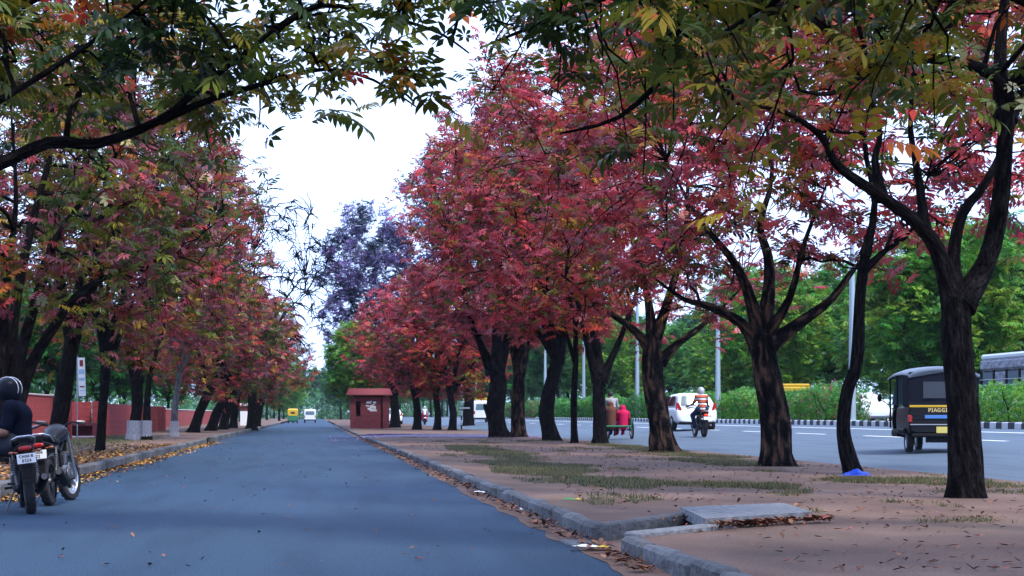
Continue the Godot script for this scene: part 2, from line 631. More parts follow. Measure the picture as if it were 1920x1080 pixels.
func build_litter() -> void:
	rng.seed = 77
	var one := G.new()
	leaflet(one, Vector3(0, 0.004, 0.05), Vector3(0, 0, -1), Vector3.UP, 0.11, 0.045, -0.12)
	var leaf := one.made()
	var yellow := [[0.0, 0.30, 0.10, 0.02], [0.4, 0.45, 0.2, 0.03], [0.8, 0.5, 0.3, 0.05], [1.0, 0.2, 0.08, 0.03]]
	var brown := [[0.0, 0.07, 0.03, 0.02], [0.5, 0.18, 0.07, 0.03], [0.8, 0.30, 0.12, 0.05], [1.0, 0.30, 0.05, 0.04]]
	scatter("fallen_leaves", "yellow and orange fallen leaves drifted along the left kerb", "leaves", 1500, func():
		var d := 18.0 + 40.0 * pow(rng.randf(), 1.3)
		var l := -3.72 + absf(rng.randfn()) * 0.22
		return Vector3(l, 0.012 + 0.01 * rng.randf(), -d), leaf, yellow, 0.95, M.litter)
	scatter("fallen_leaves", "orange and brown fallen leaves on the earth of the left verge", "leaves", 2600, func():
		var d := 16.0 + 30.0 * pow(rng.randf(), 1.2)
		var l := -3.95 - absf(rng.randfn()) * 1.0
		return Vector3(l, 0.15 + 0.03 * bump.get_noise_2d(l * 8.0, d * 6.0) + 0.012, -d), leaf, yellow, 0.95, M.litter)
	scatter("fallen_leaves", "brown fallen leaves and bits in the gutter by the right kerb", "leaves", 900, func():
		var d := 10.0 + 55.0 * pow(rng.randf(), 1.4)
		var l := kerb_x(d) - 0.18 + rng.randfn() * 0.07
		return Vector3(l, 0.026 + 0.01 * rng.randf(), -d), leaf, brown, 0.8, M.litter)
	scatter("fallen_leaves", "dead brown leaves heaped against the drain cover slab", "leaves", 320, func():
		var l := rng.randf_range(3.0, 4.3)
		return Vector3(l, 0.13 + 0.03 * rng.randf(), -12.32 - 0.82 * (l - 3.05) + absf(rng.randfn()) * 0.08), leaf, brown, 0.9, M.litter)
	scatter("fallen_leaves", "scattered dry leaves and twig bits over the earth strip", "leaves", 2600, func():
		var d := 9.0 + 50.0 * pow(rng.randf(), 1.6)
		var l := rng.randf_range(2.8, 9.2)
		return Vector3(l, ground_at(l, d) + 0.012, -d), leaf, brown, 0.6, M.litter)
	scatter("fallen_leaves", "a few stray leaves and specks lying on the near road", "leaves", 260, func():
		return Vector3(rng.randf_range(-3.5, 1.9), 0.008, -10.0 - 60.0 * pow(rng.randf(), 1.3)), leaf, brown, 0.55, M.litter)
	var blade := G.new()
	for k in 5:
		var a := k * 1.3
		var o := Vector3(cos(a), 0, sin(a))
		var w := Vector3(-o.z, 0, o.x) * 0.006
		var f := blade.v.size()
		for p in [o * 0.02 + w, o * 0.02 - w, o * 0.06 + Vector3.UP * 0.05]: blade.vert(p, Vector3.UP)
		blade.face(f, f + 1, f + 2)
	var bm := blade.made()
	var tuft := [[0.0, 0.05, 0.065, 0.022], [0.6, 0.11, 0.115, 0.045], [1.0, 0.2, 0.165, 0.08]]
	scatter("grass", "thin short grass growing in patches on the earth strip", "grass", 16000, func():
		for k in 40:
			var d := 13.0 + 50.0 * pow(rng.randf(), 1.3)
			var l := rng.randf_range(2.7, 9.3)
			if grass_share(l, d) > 0.25 + 0.4 * rng.randf(): return Vector3(l, ground_at(l, d) - 0.004, -d)
		return Vector3(3.6, 0.1, -26.0), bm, tuft, 0.9, M.leaf)
	scatter("grass", "thin grass along the foot of the red brick wall", "grass", 4000, func():
		var d := rng.randf_range(30.0, 62.0)
		var l := -8.0 + absf(rng.randfn()) * 0.9
		return Vector3(l, 0.145 + 0.03 * bump.get_noise_2d(l * 8.0, d * 6.0), -d), bm, tuft, 1.3, M.leaf)
	scatter("fallen_petals", "purple fallen petals on the path and road edge near the kiosk", "petals", 2600, func():
		var d := rng.randf_range(60.0, 74.0)
		var l := rng.randf_range(0.6, 9.0)
		return Vector3(l, (0.012 if l < 2.2 else 0.135), -d), leaf, [[0.0, 0.25, 0.13, 0.35], [1.0, 0.4, 0.25, 0.5]], 0.5, M.litter)
	# single pieces of litter
	var bits := [
		["plastic_wrapper", "green and yellow plastic wrapper lying on the earth strip", Vector3(on_ground(1067, 937, 0.13).x, 0.13, on_ground(1067, 937, 0.13).z), [M.green_plastic, M.yellow_paint], 0.075],
		["plastic_wrapper", "long white wrapper with a yellow end by the drain mouth", Vector3(2.0, 0.03, -11.75), [M.paint_white, M.yellow_paint], 0.1],
		["paper_scrap", "crumpled white paper scrap in the right gutter", Vector3(2.06, 0.03, -20.0), [M.paint_white], 0.1],
		["paper_scrap", "small white paper scrap in the gutter nearer the drain", Vector3(2.1, 0.03, -16.4), [M.paint_white], 0.06],
		["plastic_bag", "bright blue plastic bag at the foot of the thin crooked tree", Vector3(7.85, 0.12, -23.2), [M.blue_plastic], 0.22]]
	for b in bits:
		var t := thing(b[0], b[1], "litter", b[2], rng.randf() * TAU if b[0] != "plastic_bag" else 0.2)
		for q in b[3].size():
			var g := G.new()
			var s: float = b[4]
			var high: float = 0.16 if b[0] == "plastic_bag" else 0.03
			for r in 7:
				for c in 7:
					var x := (c / 6.0 - 0.5) * 2.0 * s * (1.0 if q == 0 else 0.35) + (s * 1.25 if q else 0.0)
					var z := (r / 6.0 - 0.5) * s
					var edge := 1.0 - maxf(absf(c / 3.0 - 1.0), absf(r / 3.0 - 1.0))
					g.vert(Vector3(x, 0.006 + high * edge * (0.6 + 0.6 * bump.get_noise_2d(c * 300.0 + q * 50, r * 300.0)), z), Vector3(bump.get_noise_2d(r * 400, c * 300) * 0.8, 1, bump.get_noise_2d(c * 370, r * 500) * 0.8).normalized())
			for r in 6:
				for c in 6:
					var a := r * 7 + c
					g.face(a, a + 1, a + 7)
					g.face(a + 1, a + 8, a + 7)
			put(g, "sheet" if q == 0 else "coloured_end", b[3][q], t)

# ---------- foliage ----------
func leaflet(g: G, root: Vector3, dir: Vector3, up: Vector3, length: float, width: float, sag: float) -> void:
	var side := dir.cross(up).normalized()
	var mid := root + dir * length * 0.5 - up * sag * length * 0.3
	var tip := root + dir * length * 0.97 - up * sag * length
	var q := root + dir * length * 0.78 - up * sag * length * 0.62
	var lift := up * width * 0.22
	var pts := [root, mid + side * width * 0.5 + lift, mid - side * width * 0.5 + lift, q + side * width * 0.34 + lift, q - side * width * 0.34 + lift, tip, mid]
	var first := g.v.size()
	for p in pts: g.vert(p, up)
	for t in [[0, 1, 6], [0, 6, 2], [1, 3, 6], [6, 4, 2], [3, 5, 6], [6, 5, 4]]:
		g.face(first + t[0], first + t[1], first + t[2])

func build_leaf_meshes() -> void:
	var g := G.new()
	for k in 7:
		var a := deg_to_rad(-135.0 + 45.0 * k) + 0.13 * sin(k * 3.1)
		var dir := Vector3(sin(a), -0.12, -cos(a)).normalized()
		leaflet(g, Vector3(sin(a), 0, -cos(a)) * 0.015, dir, Vector3.UP, 0.15 - 0.018 * absf(k - 3.0) + 0.012 * sin(k * 5.0), 0.052, 0.35 + 0.12 * sin(k * 2.3))
	leaf_mesh = g.made()
	var w := G.new()   # a drooping feathered leaf: pairs of leaflets along a stalk
	for k in 4:
		var z := 0.05 + 0.055 * k
		for sd in [-1.0, 1.0]:
			leaflet(w, Vector3(0, -z * z * 0.9, -z), Vector3(sd * 0.85, -0.35 - 0.1 * k, -0.5 + 0.08 * sin(k * 4.0 + sd)).normalized(), Vector3.UP, 0.125 + 0.016 * sin(k * 2.6 + sd), 0.045, 0.3)
	leaflet(w, Vector3(0, -0.055, -0.25), Vector3(0, -0.5, -0.86).normalized(), Vector3.UP, 0.14, 0.045, 0.2)
	spray_mesh = w.made()
	var s := G.new()
	for k in 5:
		var a := TAU * k / 5.0 + 0.4 * sin(k * 2.0)
		var dir := Vector3(sin(a), 0.25 * cos(k * 1.7), -cos(a)).normalized()
		leaflet(s, dir * 0.01, dir, Vector3.UP, 0.11 + 0.02 * sin(k * 3.0), 0.062, 0.2)
	small_leaf_mesh = s.made()

const AUTUMN := [
	[0.0, 0.016, 0.045, 0.010], [0.15, 0.055, 0.095, 0.010], [0.32, 0.14, 0.16, 0.012], [0.42, 0.36, 0.25, 0.015], [0.49, 0.50, 0.15, 0.02],
	[0.56, 0.58, 0.05, 0.035], [0.75, 0.64, 0.055, 0.075], [0.88, 0.52, 0.07, 0.11], [1.0, 0.18, 0.03, 0.05]]
const SPRING := [[0.0, 0.010, 0.045, 0.02], [0.3, 0.022, 0.11, 0.028], [0.6, 0.05, 0.24, 0.035], [0.85, 0.13, 0.35, 0.03], [1.0, 0.25, 0.36, 0.035]]
const LILAC := [[0.0, 0.012, 0.035, 0.04], [0.4, 0.02, 0.05, 0.07], [0.6, 0.13, 0.09, 0.25], [1.0, 0.28, 0.18, 0.46]]

func shade_of(pal: Array, t: float) -> Color:
	t = clampf(t, 0.0, 1.0)
	for k in range(1, pal.size()):
		if t <= pal[k][0]:
			var a: Array = pal[k - 1]
			var b: Array = pal[k]
			var w: float = (t - a[0]) / (b[0] - a[0])
			return Color(lerpf(a[1], b[1], w), lerpf(a[2], b[2], w), lerpf(a[3], b[3], w))
	return Color.WHITE

func leaves_node(spots: PackedVector3Array, tones: PackedColorArray, size: float, mesh: ArrayMesh, parent: Node, called := "crown", m: Material = null) -> MultiMeshInstance3D:
	var mm := MultiMesh.new()
	mm.transform_format = MultiMesh.TRANSFORM_3D
	mm.use_colors = true
	mm.mesh = mesh
	mm.instance_count = spots.size()
	for k in spots.size():
		var b := Basis(Vector3.UP, rng.randf() * TAU) * Basis(Vector3.RIGHT, rng.randf_range(-0.4, 1.2)) * Basis(Vector3.BACK, rng.randf_range(-0.5, 0.5))
		var s := size * rng.randf_range(0.55, 1.35)
		mm.set_instance_transform(k, Transform3D(b.scaled(Vector3.ONE * s), spots[k]))
		mm.set_instance_color(k, tones[k])
	var o := MultiMeshInstance3D.new()
	o.name = called
	o.multimesh = mm
	o.material_override = m if m else M.leaf
	o.set_meta("kind", "stuff")
	parent.add_child(o, true)
	return o

# trunk with roots flaring and lumps; pts relative to the tree's base
func trunk_mesh(pts: Array, r0: float, r1: float, flare: float, lump: float) -> G:
	var g := G.new()
	var path := smooth_path(pts, 14)
	var cnt := path.size()
	var sides := 40
	var ph := rng.randf() * TAU
	var run := 0.0
	var side := Vector3.RIGHT
	for k in cnt:
		var p: Vector3 = path[k]
		var t: Vector3 = (path[mini(k + 1, cnt - 1)] - path[maxi(k - 1, 0)]).normalized()
		side = (side - t * side.dot(t)).normalized()
		var up := side.cross(t)
		if k: run += (p - path[k - 1]).length()
		var rr := lerpf(r0, r1, float(k) / (cnt - 1))
		for s in sides + 1:
			var a := TAU * s / sides
			var o := side * cos(a) + up * sin(a)
			var w := rr * (1.0 + flare * exp(-run / 0.17) * (0.5 + 0.5 * cos(5.0 * a + ph + 0.6 * sin(2.0 * a))) + 0.12 * flare * exp(-run / 0.6) + 0.085 * bump.get_noise_3d(cos(a) * 190, run * 55 + ph * 20, sin(a) * 190) + lump * bump.get_noise_3d(cos(a) * 40 + ph * 30, run * 28, sin(a) * 40))
			g.vert(p + o * w, o, Vector2(float(s) / sides * 2.0, run * 0.8))
	for k in cnt - 1:
		for s in sides:
			var a := k * (sides + 1) + s
			g.face(a, a + 1, a + sides + 1)
			g.face(a + 1, a + sides + 2, a + sides + 1)
	return g

# a whole tree. o: base, trunk (absolute points), r [bottom, top], limbs (absolute point lists), lr, auto (number of generated limbs), c, e (crown centre and half extents), n2, n3, lp, pal, t0, spread, leaf, bark
func tree(called: String, label: String, o: Dictionary, group := "") -> Node3D:
	rng.seed = o.seed
	var base: Vector3 = o.base
	var root := thing(called, label, o.get("cat", "tree"), base, 0.0, group)
	var bark: Material = o.get("bark", M.bark)
	var tp := []
	for p in o.trunk: tp.append(p - base)
	var r0: float = o.r[0] * 0.88
	var r1: float = o.r[1] * 0.86
	tp[0] = tp[0] - Vector3(0, 0.08, 0)
	var tg := trunk_mesh(tp, r0, r1, o.get("flare", 0.7), o.get("lump", 0.22))
	var top: Vector3 = tp[tp.size() - 1]
	tg.ell(top - Vector3(0, r1 * 0.15, 0), Vector3(r1 * 1.0, r1 * 0.8, r1 * 1.0), Basis(), 8, 18)
	put(tg, "trunk", bark, root)
	var c: Vector3 = o.c - base
	var e: Vector3 = o.e
	var limbs := []
	for l in o.get("limbs", []):
		var q := []
		for p in l: q.append(p - base)
		limbs.append(smooth_path(q, 3))
	var na: int = o.get("auto", 0)
	var a0 := rng.randf() * TAU
	for k in na:
		var a := a0 + TAU * k / na + rng.randf_range(-0.3, 0.3)
		var to := c + Vector3(cos(a) * e.x * 0.6, e.y * rng.randf_range(-0.25, 0.55), sin(a) * e.z * 0.6)
		limbs.append(wander(top - Vector3(0, 0.12, 0), to, Vector3(-cos(a) * 0.3, 0.5, -sin(a) * 0.3), 7, 0.1))
	var np := PackedVector3Array()
	var nl := PackedInt32Array()
	var nr := PackedFloat32Array()
	var gs := []
	var lr: float = o.get("lr", r1 * 0.62)
	for k in limbs.size():
		var g := G.new()
		var path: Array = limbs[k]
		var ra: float = lr * (o.lrs[k] if o.has("lrs") and k < o.lrs.size() else 1.0)
		var rad := taper(path.size(), ra, maxf(ra * 0.12, 0.007))
		rad[0] *= 1.5
		rad[1] *= 1.28
		rad[2] *= 1.1
		g.tube(path, rad, 12, true, 0.8)
		gs.append(g)
		for j in range(2, path.size()):
			np.append(path[j]); nl.append(k); nr.append(rad[j])
	var n2: int = o.n2
	var droop: float = o.get("droop", 0.25)
	var low: float = o.get("low", -0.85)
	var tw := PackedVector3Array()
	var tl := PackedInt32Array()
	for k in n2:
		var u := Vector3(rng.randfn(), rng.randfn(), rng.randfn()).normalized() * pow(rng.randf(), 0.36) * 0.93
		if u.y < low: u.y = low + rng.randf() * 0.3
		var to := c + u * e
		var best := 0
		var bd := 1e9
		for j in np.size():
			var d := np[j].distance_squared_to(to)
			if d < bd: bd = d; best = j
		var from := np[best]
		var len2 := sqrt(bd)
		var path := wander(from, to, Vector3(0, len2 * 0.16, 0), 5, len2 * 0.05)
		var rs: float = clampf(minf(nr[best] * 0.75, 0.016 + len2 * 0.018), 0.016, 0.075) * o.get("thick", 1.0)
		gs[nl[best]].tube(path, taper(6, rs, 0.012), 5, false, 0.8)
		for j in range(1, 6):
			tw.append(path[j]); tl.append(nl[best])
	var n3: int = o.n3
	var lp: int = o.lp
	var spots := PackedVector3Array()
	var tones := PackedColorArray()
	var pal: Array = o.get("pal", AUTUMN)
	var t0: float = o.t0
	var spread: float = o.get("spread", 0.35)
	var twig: float = o.get("twig", 1.0)
	var odd: float = o.get("odd", 1.0)
	var off: float = o.get("off", 0.2)
	for k in n3:
		var u := Vector3(rng.randfn(), rng.randfn(), rng.randfn()).normalized() * pow(rng.randf(), 0.33)
		if u.y < low: u.y = low + rng.randf() * 0.3
		var to := c + u * e
		to += (to - c).normalized() * 0.9 * bump.get_noise_3dv((to + base) * 9.0)
		var best := 0
		var bd := 1e9
		for j in tw.size():
			var d := tw[j].distance_squared_to(to)
			if d < bd: bd = d; best = j
		var from := tw[best]
		var len3 := sqrt(bd)
		if len3 > 2.2: to = from + (to - from) * (2.2 / len3); len3 = 2.2
		var dr := droop * rng.randf_range(0.2, 1.0)
		to.y -= dr
		var path := wander(from, to, Vector3(0, len3 * 0.1 + dr * 0.6, 0), 4, len3 * 0.07)
		gs[tl[best]].tube(path, taper(5, 0.015 * twig, 0.006 * twig), 3, false)
		var cn := clump.get_noise_3dv(to + base)
		for j in lp:
			var t := pow(rng.randf(), 0.7) * 4.0
			var a: Vector3 = path[int(minf(t, 3.0))]
			var b: Vector3 = path[int(minf(t, 3.0)) + 1]
			var p := a.lerp(b, t - minf(floorf(t), 3.0))
			p += Vector3(rng.randf_range(-1, 1), rng.randf_range(-1.1, 0.7), rng.randf_range(-1, 1)) * off
			spots.append(p)
			var tt := t0 + cn * spread + rng.randfn() * 0.09
			if pal == AUTUMN:
				var pick := rng.randf()
				if pick < 0.14: tt = rng.randf_range(0.08, 0.36)
				elif pick < 0.26 * odd: tt = rng.randf_range(0.92, 1.0)
			var cl := shade_of(pal, tt)
			if pal == AUTUMN: cl = cl.lerp(Color(0.28, 0.13, 0.15), odd * rng.randf() * 0.38 * clampf(tt * 2.0 - 0.6, 0.0, 1.0))
			var val := rng.randf_range(0.4, 1.4)
			tones.append(Color(cl.r * val, cl.g * val, cl.b * val))
	for k in gs.size(): put(gs[k], "limb", bark, root)
	if spots.size():
		var cut := spots.size() / 2
		for k in range(spots.size() - 1, 0, -1):
			var q := rng.randi() % (k + 1)
			var sp := spots[k]; spots[k] = spots[q]; spots[q] = sp
			var tc := tones[k]; tones[k] = tones[q]; tones[q] = tc
		leaves_node(spots.slice(0, cut), tones.slice(0, cut), o.get("leaf", 1.0), leaf_mesh, root)
		leaves_node(spots.slice(cut), tones.slice(cut), o.get("leaf", 1.0), spray_mesh, root)
	return root

func plain_tree(called: String, label: String, base: Vector3, h: float, o: Dictionary, group := "") -> Node3D:
	var d := {"base": base, "trunk": [base, base + Vector3(0.1, h * 0.12, 0), base + Vector3(-0.05, h * 0.25, 0.1)], "r": [h * 0.022, h * 0.016], "auto": 5, "c": base + Vector3(0, h * 0.6, 0), "e": Vector3(h * 0.36, h * 0.4, h * 0.36)}
	d.merge(o, true)
	return tree(called, label, d, group)

# ---------- materials ----------
func brick_texture(seed_: int, base: Array, joint: Array) -> ImageTexture:
	# brickwork too far away to tell the bricks apart: 8 courses by 4 bricks in one square metre-ish tile
	var im := Image.create(256, 256, false, Image.FORMAT_RGB8)
	var r := RandomNumberGenerator.new()
	r.seed = seed_
	im.fill(lin(joint[0], joint[1], joint[2]))
	for row in 12:
		for c in range(-1, 5):
			var v := r.randf_range(0.7, 1.2)
			var x := c * 64 + (32 if row % 2 else 0)
			var y0 := row * 256 / 12
			im.fill_rect(Rect2i(x + 1, y0 + 1, 61, 256 / 12 - 3), lin(base[0] * v, base[1] * v, base[2] * v))
	return ImageTexture.create_from_image(im)

func build_materials() -> void:
	clump.seed = 11
	clump.frequency = 0.32
	clump.fractal_octaves = 2
	bump.seed = 4
	bump.frequency = 0.02
	bump.fractal_octaves = 3
	var leaf := StandardMaterial3D.new()
	leaf.vertex_color_use_as_albedo = true
	leaf.roughness = 0.42
	leaf.backlight_enabled = true
	leaf.backlight = lin(0.75, 0.75, 0.75)
	M.leaf = leaf
	var litter := StandardMaterial3D.new()
	litter.vertex_color_use_as_albedo = true
	litter.roughness = 0.7
	M.litter = litter
	for q in [["bark", [[0.0, 0.004, 0.004, 0.005], [0.45, 0.011, 0.0095, 0.0105], [0.7, 0.020, 0.017, 0.018], [1.0, 0.045, 0.038, 0.036]], 21, 0.012],
			["bark_patchy", [[0.0, 0.005, 0.005, 0.006], [0.45, 0.013, 0.011, 0.012], [0.58, 0.03, 0.023, 0.021], [0.68, 0.085, 0.048, 0.033], [1.0, 0.16, 0.09, 0.055]], 22, 0.0065],
			["bark_pale", [[0.0, 0.07, 0.07, 0.075], [0.5, 0.16, 0.16, 0.17], [1.0, 0.3, 0.3, 0.3]], 23, 0.012]]:
		var m := StandardMaterial3D.new()
		m.albedo_texture = noise_tex(q[2], q[3], q[1], 512, 5)
		m.roughness = 0.9
		m.heightmap_enabled = true
		m.heightmap_texture = height_tex(q[2] + 10, 0.03, 512, 4)
		m.heightmap_scale = 5.0
		m.metallic_specular = 0.12
		m.uv1_scale = Vector3(1.0, 0.55, 1.0)
		M[q[0]] = m
	M.whitewash = mat(0.4, 0.4, 0.42, 0.9)
	M.whitewash.albedo_texture = noise_tex(31, 0.02, [[0.0, 0.5, 0.48, 0.46], [0.4, 0.8, 0.8, 0.8], [1.0, 1, 1, 1]], 256)
	var road := StandardMaterial3D.new()
	road.albedo_color = Color(1, 1, 1)
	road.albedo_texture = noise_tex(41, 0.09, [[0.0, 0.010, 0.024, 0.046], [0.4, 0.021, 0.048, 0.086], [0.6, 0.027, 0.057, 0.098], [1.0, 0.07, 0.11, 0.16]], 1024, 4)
	tri_map(road, Vector3(0.45, 0.45, 0.45))
	road.roughness = 0.72
	road.metallic_specular = 0.3
	road.detail_enabled = true
	road.detail_blend_mode = BaseMaterial3D.BLEND_MODE_MUL
	road.detail_uv_layer = BaseMaterial3D.DETAIL_UV_2
	road.detail_albedo = noise_tex(44, 0.012, [[0.0, 0.72, 0.72, 0.74], [0.4, 0.92, 0.92, 0.93], [0.6, 1, 1, 1], [1.0, 1, 1, 1]], 512, 6)
	road.uv2_triplanar = true
	road.uv2_world_triplanar = true
	road.uv2_scale = Vector3(0.22, 0.22, 0.03)
	road.heightmap_enabled = true
	road.heightmap_texture = height_tex(43, 0.3, 512, 3)
	road.heightmap_scale = 1.2
	M.asphalt = road
	var road2: StandardMaterial3D = road.duplicate()
	road2.albedo_color = lin(1.0, 1.0, 1.0)
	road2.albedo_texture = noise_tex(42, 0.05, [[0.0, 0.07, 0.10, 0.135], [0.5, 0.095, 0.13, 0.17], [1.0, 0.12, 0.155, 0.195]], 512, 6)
	M.asphalt_light = road2
	var earth := StandardMaterial3D.new()
	earth.vertex_color_use_as_albedo = true
	earth.albedo_texture = noise_tex(51, 0.006, [[0.0, 0.085, 0.044, 0.028], [0.4, 0.135, 0.072, 0.046], [0.6, 0.16, 0.09, 0.059], [1.0, 0.22, 0.13, 0.09]], 512, 4)
	tri_map(earth, Vector3(0.21, 0.21, 0.17))
	earth.detail_enabled = true
	earth.detail_blend_mode = BaseMaterial3D.BLEND_MODE_MUL
	earth.detail_uv_layer = BaseMaterial3D.DETAIL_UV_2
	earth.detail_albedo = noise_tex(55, 0.035, [[0.0, 0.45, 0.42, 0.42], [0.35, 0.82, 0.8, 0.8], [0.55, 1, 1, 1], [1.0, 1, 1, 1]], 1024, 5)
	earth.uv2_triplanar = true
	earth.uv2_world_triplanar = true
	earth.uv2_scale = Vector3(0.83, 0.83, 0.61)
	earth.roughness = 0.95
	M.earth = earth
	M.earth_far = mat(0.12, 0.10, 0.06, 0.95)
	M.earth_green = mat(1, 1, 1, 0.95)
	M.earth_green.albedo_texture = noise_tex(53, 0.03, [[0.0, 0.03, 0.05, 0.015], [0.5, 0.07, 0.10, 0.03], [0.7, 0.12, 0.10, 0.06], [1.0, 0.2, 0.15, 0.1]], 512, 4)
	tri_map(M.earth_green, Vector3(0.25, 0.25, 0.25))
	M.petal_path = mat(1, 1, 1, 0.9)
	M.petal_path.albedo_texture = noise_tex(54, 0.03, [[0.0, 0.10, 0.09, 0.12], [0.55, 0.15, 0.13, 0.18], [0.7, 0.22, 0.15, 0.3], [1.0, 0.27, 0.18, 0.36]], 512, 5)
	tri_map(M.petal_path, Vector3(0.25, 0.25, 0.25))
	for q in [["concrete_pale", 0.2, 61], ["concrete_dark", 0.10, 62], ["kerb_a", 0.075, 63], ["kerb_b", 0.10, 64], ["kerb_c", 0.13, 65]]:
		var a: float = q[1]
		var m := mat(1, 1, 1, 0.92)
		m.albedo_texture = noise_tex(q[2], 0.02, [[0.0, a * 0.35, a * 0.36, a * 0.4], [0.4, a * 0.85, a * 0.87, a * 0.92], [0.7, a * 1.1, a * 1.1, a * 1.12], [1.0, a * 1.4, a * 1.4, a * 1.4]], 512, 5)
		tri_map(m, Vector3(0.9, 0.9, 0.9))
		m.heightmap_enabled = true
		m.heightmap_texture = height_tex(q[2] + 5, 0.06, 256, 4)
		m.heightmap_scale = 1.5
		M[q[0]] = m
	M.kerb_set = [M.kerb_a, M.kerb_b, M.kerb_c, M.kerb_b]
	M.kerb_black = mat(0.03, 0.035, 0.045, 0.8)
	M.kerb_white = mat(0.5, 0.52, 0.54, 0.85)
	M.paint_white = mat(0.75, 0.76, 0.77, 0.7)
	M.brick = mat(1, 1, 1, 0.9)
	M.brick.albedo_texture = brick_texture(3, [0.38, 0.045, 0.045], [0.13, 0.035, 0.035])
	tri_map(M.brick, Vector3(1.05, 1.05, 1.05))
	M.brick_dark = mat(1, 1, 1, 0.9)
	M.brick_dark.albedo_texture = brick_texture(4, [0.18, 0.028, 0.036], [0.07, 0.025, 0.03])
	tri_map(M.brick_dark, Vector3(1.05, 1.05, 1.05))
	M.red_paint = mat(0.17, 0.022, 0.026, 0.8)
	M.coping = mat(0.5, 0.42, 0.42, 0.9)
	M.dark = mat(0.006, 0.006, 0.008, 0.9)
	M.pole = mat(0.34, 0.42, 0.47, 0.45, 0.3)
	M.poster = mat(1, 1, 1, 0.8)
	M.poster.albedo_texture = noise_tex(71, 0.05, [[0.0, 0.6, 0.6, 0.62], [0.6, 0.75, 0.75, 0.77], [1.0, 0.5, 0.48, 0.5]], 128, 3)
	M.black_paint = mat(0.006, 0.006, 0.008, 0.35)
	M.black_paint.clearcoat_enabled = true
	M.black_paint.clearcoat = 0.12
	M.black_paint.metallic_specular = 0.3
	M.black_paint.clearcoat_roughness = 0.15
	M.black_plastic = mat(0.012, 0.012, 0.014, 0.55)
	M.black_plastic.metallic_specular = 0.2
	M.rubber = mat(0.014, 0.014, 0.016, 0.85)
	M.steel = mat(0.45, 0.46, 0.48, 0.3, 0.9)
	M.chrome = mat(0.7, 0.7, 0.72, 0.12, 1.0)
	M.engine = mat(0.10, 0.10, 0.11, 0.45, 0.7)
	M.red_lens = mat(0.35, 0.01, 0.01, 0.2)
	M.amber_lens = mat(0.28, 0.07, 0.03, 0.25)
	M.plate_white = mat(0.7, 0.7, 0.72, 0.5)
	M.plate_yellow = mat(0.6, 0.5, 0.12, 0.5)
	M.ink = mat(0.01, 0.01, 0.015, 0.6)
	M.white_car = mat(0.72, 0.74, 0.76, 0.3)
	M.white_car.clearcoat_enabled = true
	M.white_car.clearcoat = 0.7
	M.glass = mat(0.10, 0.16, 0.19, 0.06)
	M.glass.metallic_specular = 0.9
	M.dark_glass = mat(0.015, 0.018, 0.024, 0.08)
	M.canvas = mat(0.010, 0.012, 0.020, 0.5)
	M.canvas.metallic_specular = 0.2
	M.canvas_pale = mat(0.10, 0.13, 0.17, 0.45)
	M.yellow_paint = mat(0.55, 0.34, 0.012, 0.5)
	M.green_paint = mat(0.01, 0.16, 0.075, 0.45)
	M.green_plastic = mat(0.02, 0.25, 0.04, 0.35)
	M.blue_plastic = mat(0.01, 0.05, 0.42, 0.3)
	M.blue_print = mat(0.06, 0.2, 0.5, 0.5)
	M.pale_print = mat(0.25, 0.45, 0.65, 0.6)
	M.gold = mat(0.6, 0.47, 0.2, 0.4)
	M.skin_tone = mat(0.16, 0.075, 0.045, 0.55)
	M.navy_cloth = mat(0.006, 0.008, 0.018, 0.9)
	M.jeans = mat(0.022, 0.034, 0.07, 0.9)
	M.grey_cloth = mat(0.30, 0.30, 0.31, 0.9)
	M.grey_trousers = mat(0.03, 0.034, 0.046, 0.9)
	M.brown_cloth = mat(0.13, 0.055, 0.04, 0.9)
	M.pink_cloth = mat(0.52, 0.02, 0.085, 0.85)
	M.blue_cloth = mat(0.02, 0.02, 0.22, 0.85)
	M.orange_cloth = mat(0.42, 0.085, 0.035, 0.9)
	M.white_cloth = mat(0.62, 0.62, 0.64, 0.9)
	for q in ["navy_cloth", "jeans", "grey_cloth", "grey_trousers", "brown_cloth", "pink_cloth", "blue_cloth", "orange_cloth", "white_cloth"]: M[q].metallic_specular = 0.12
	M.dyed_cloth = mat(1, 1, 1, 0.9)
	M.dyed_cloth.vertex_color_use_as_albedo = true
	M.hair = mat(0.008, 0.007, 0.007, 0.6)
	M.helmet_black = mat(0.005, 0.007, 0.014, 0.4)
	M.helmet_black.metallic_specular = 0.2
	M.helmet_silver = mat(0.45, 0.46, 0.48, 0.25, 0.4)
	M.tail_glow = mat(0.6, 0.04, 0.005, 0.3)
	M.tail_glow.emission_enabled = true
	M.tail_glow.emission = Color(1.0, 0.16, 0.02)
	M.tail_glow.emission_energy_multiplier = 0.8
	M.bus_white = mat(0.48, 0.52, 0.56, 0.5)
	M.bus_dirty = mat(1, 1, 1, 0.7)
	M.bus_dirty.albedo_texture = noise_tex(81, 0.02, [[0.0, 0.10, 0.10, 0.13], [0.5, 0.20, 0.2, 0.24], [1.0, 0.34, 0.36, 0.4]], 256, 4)
	tri_map(M.bus_dirty, Vector3(0.5, 0.8, 0.5))

# ---------- built things beside the road ----------
func wall_run(t: Node3D, a: Vector3, b: Vector3, h: float, thick: float, cap: bool) -> void:
	var mid := (a + b) * 0.5 - t.position
	var dir := b - a
	var g := G.new()
	g.box(mid + Vector3(0, h * 0.5 - 0.05, 0), Vector3(thick, h + 0.1, dir.length()), Basis(Vector3.UP, atan2(dir.x, dir.z)), 0.01)
	put(g, "wall_panel", M.brick, t)
	if cap:
		g = G.new()
		g.box(mid + Vector3(0, h + 0.025, 0), Vector3(thick + 0.06, 0.05, dir.length() + 0.02), Basis(Vector3.UP, atan2(dir.x, dir.z)), 0.01)
		put(g, "coping", M.coping if cap else M.brick, t)

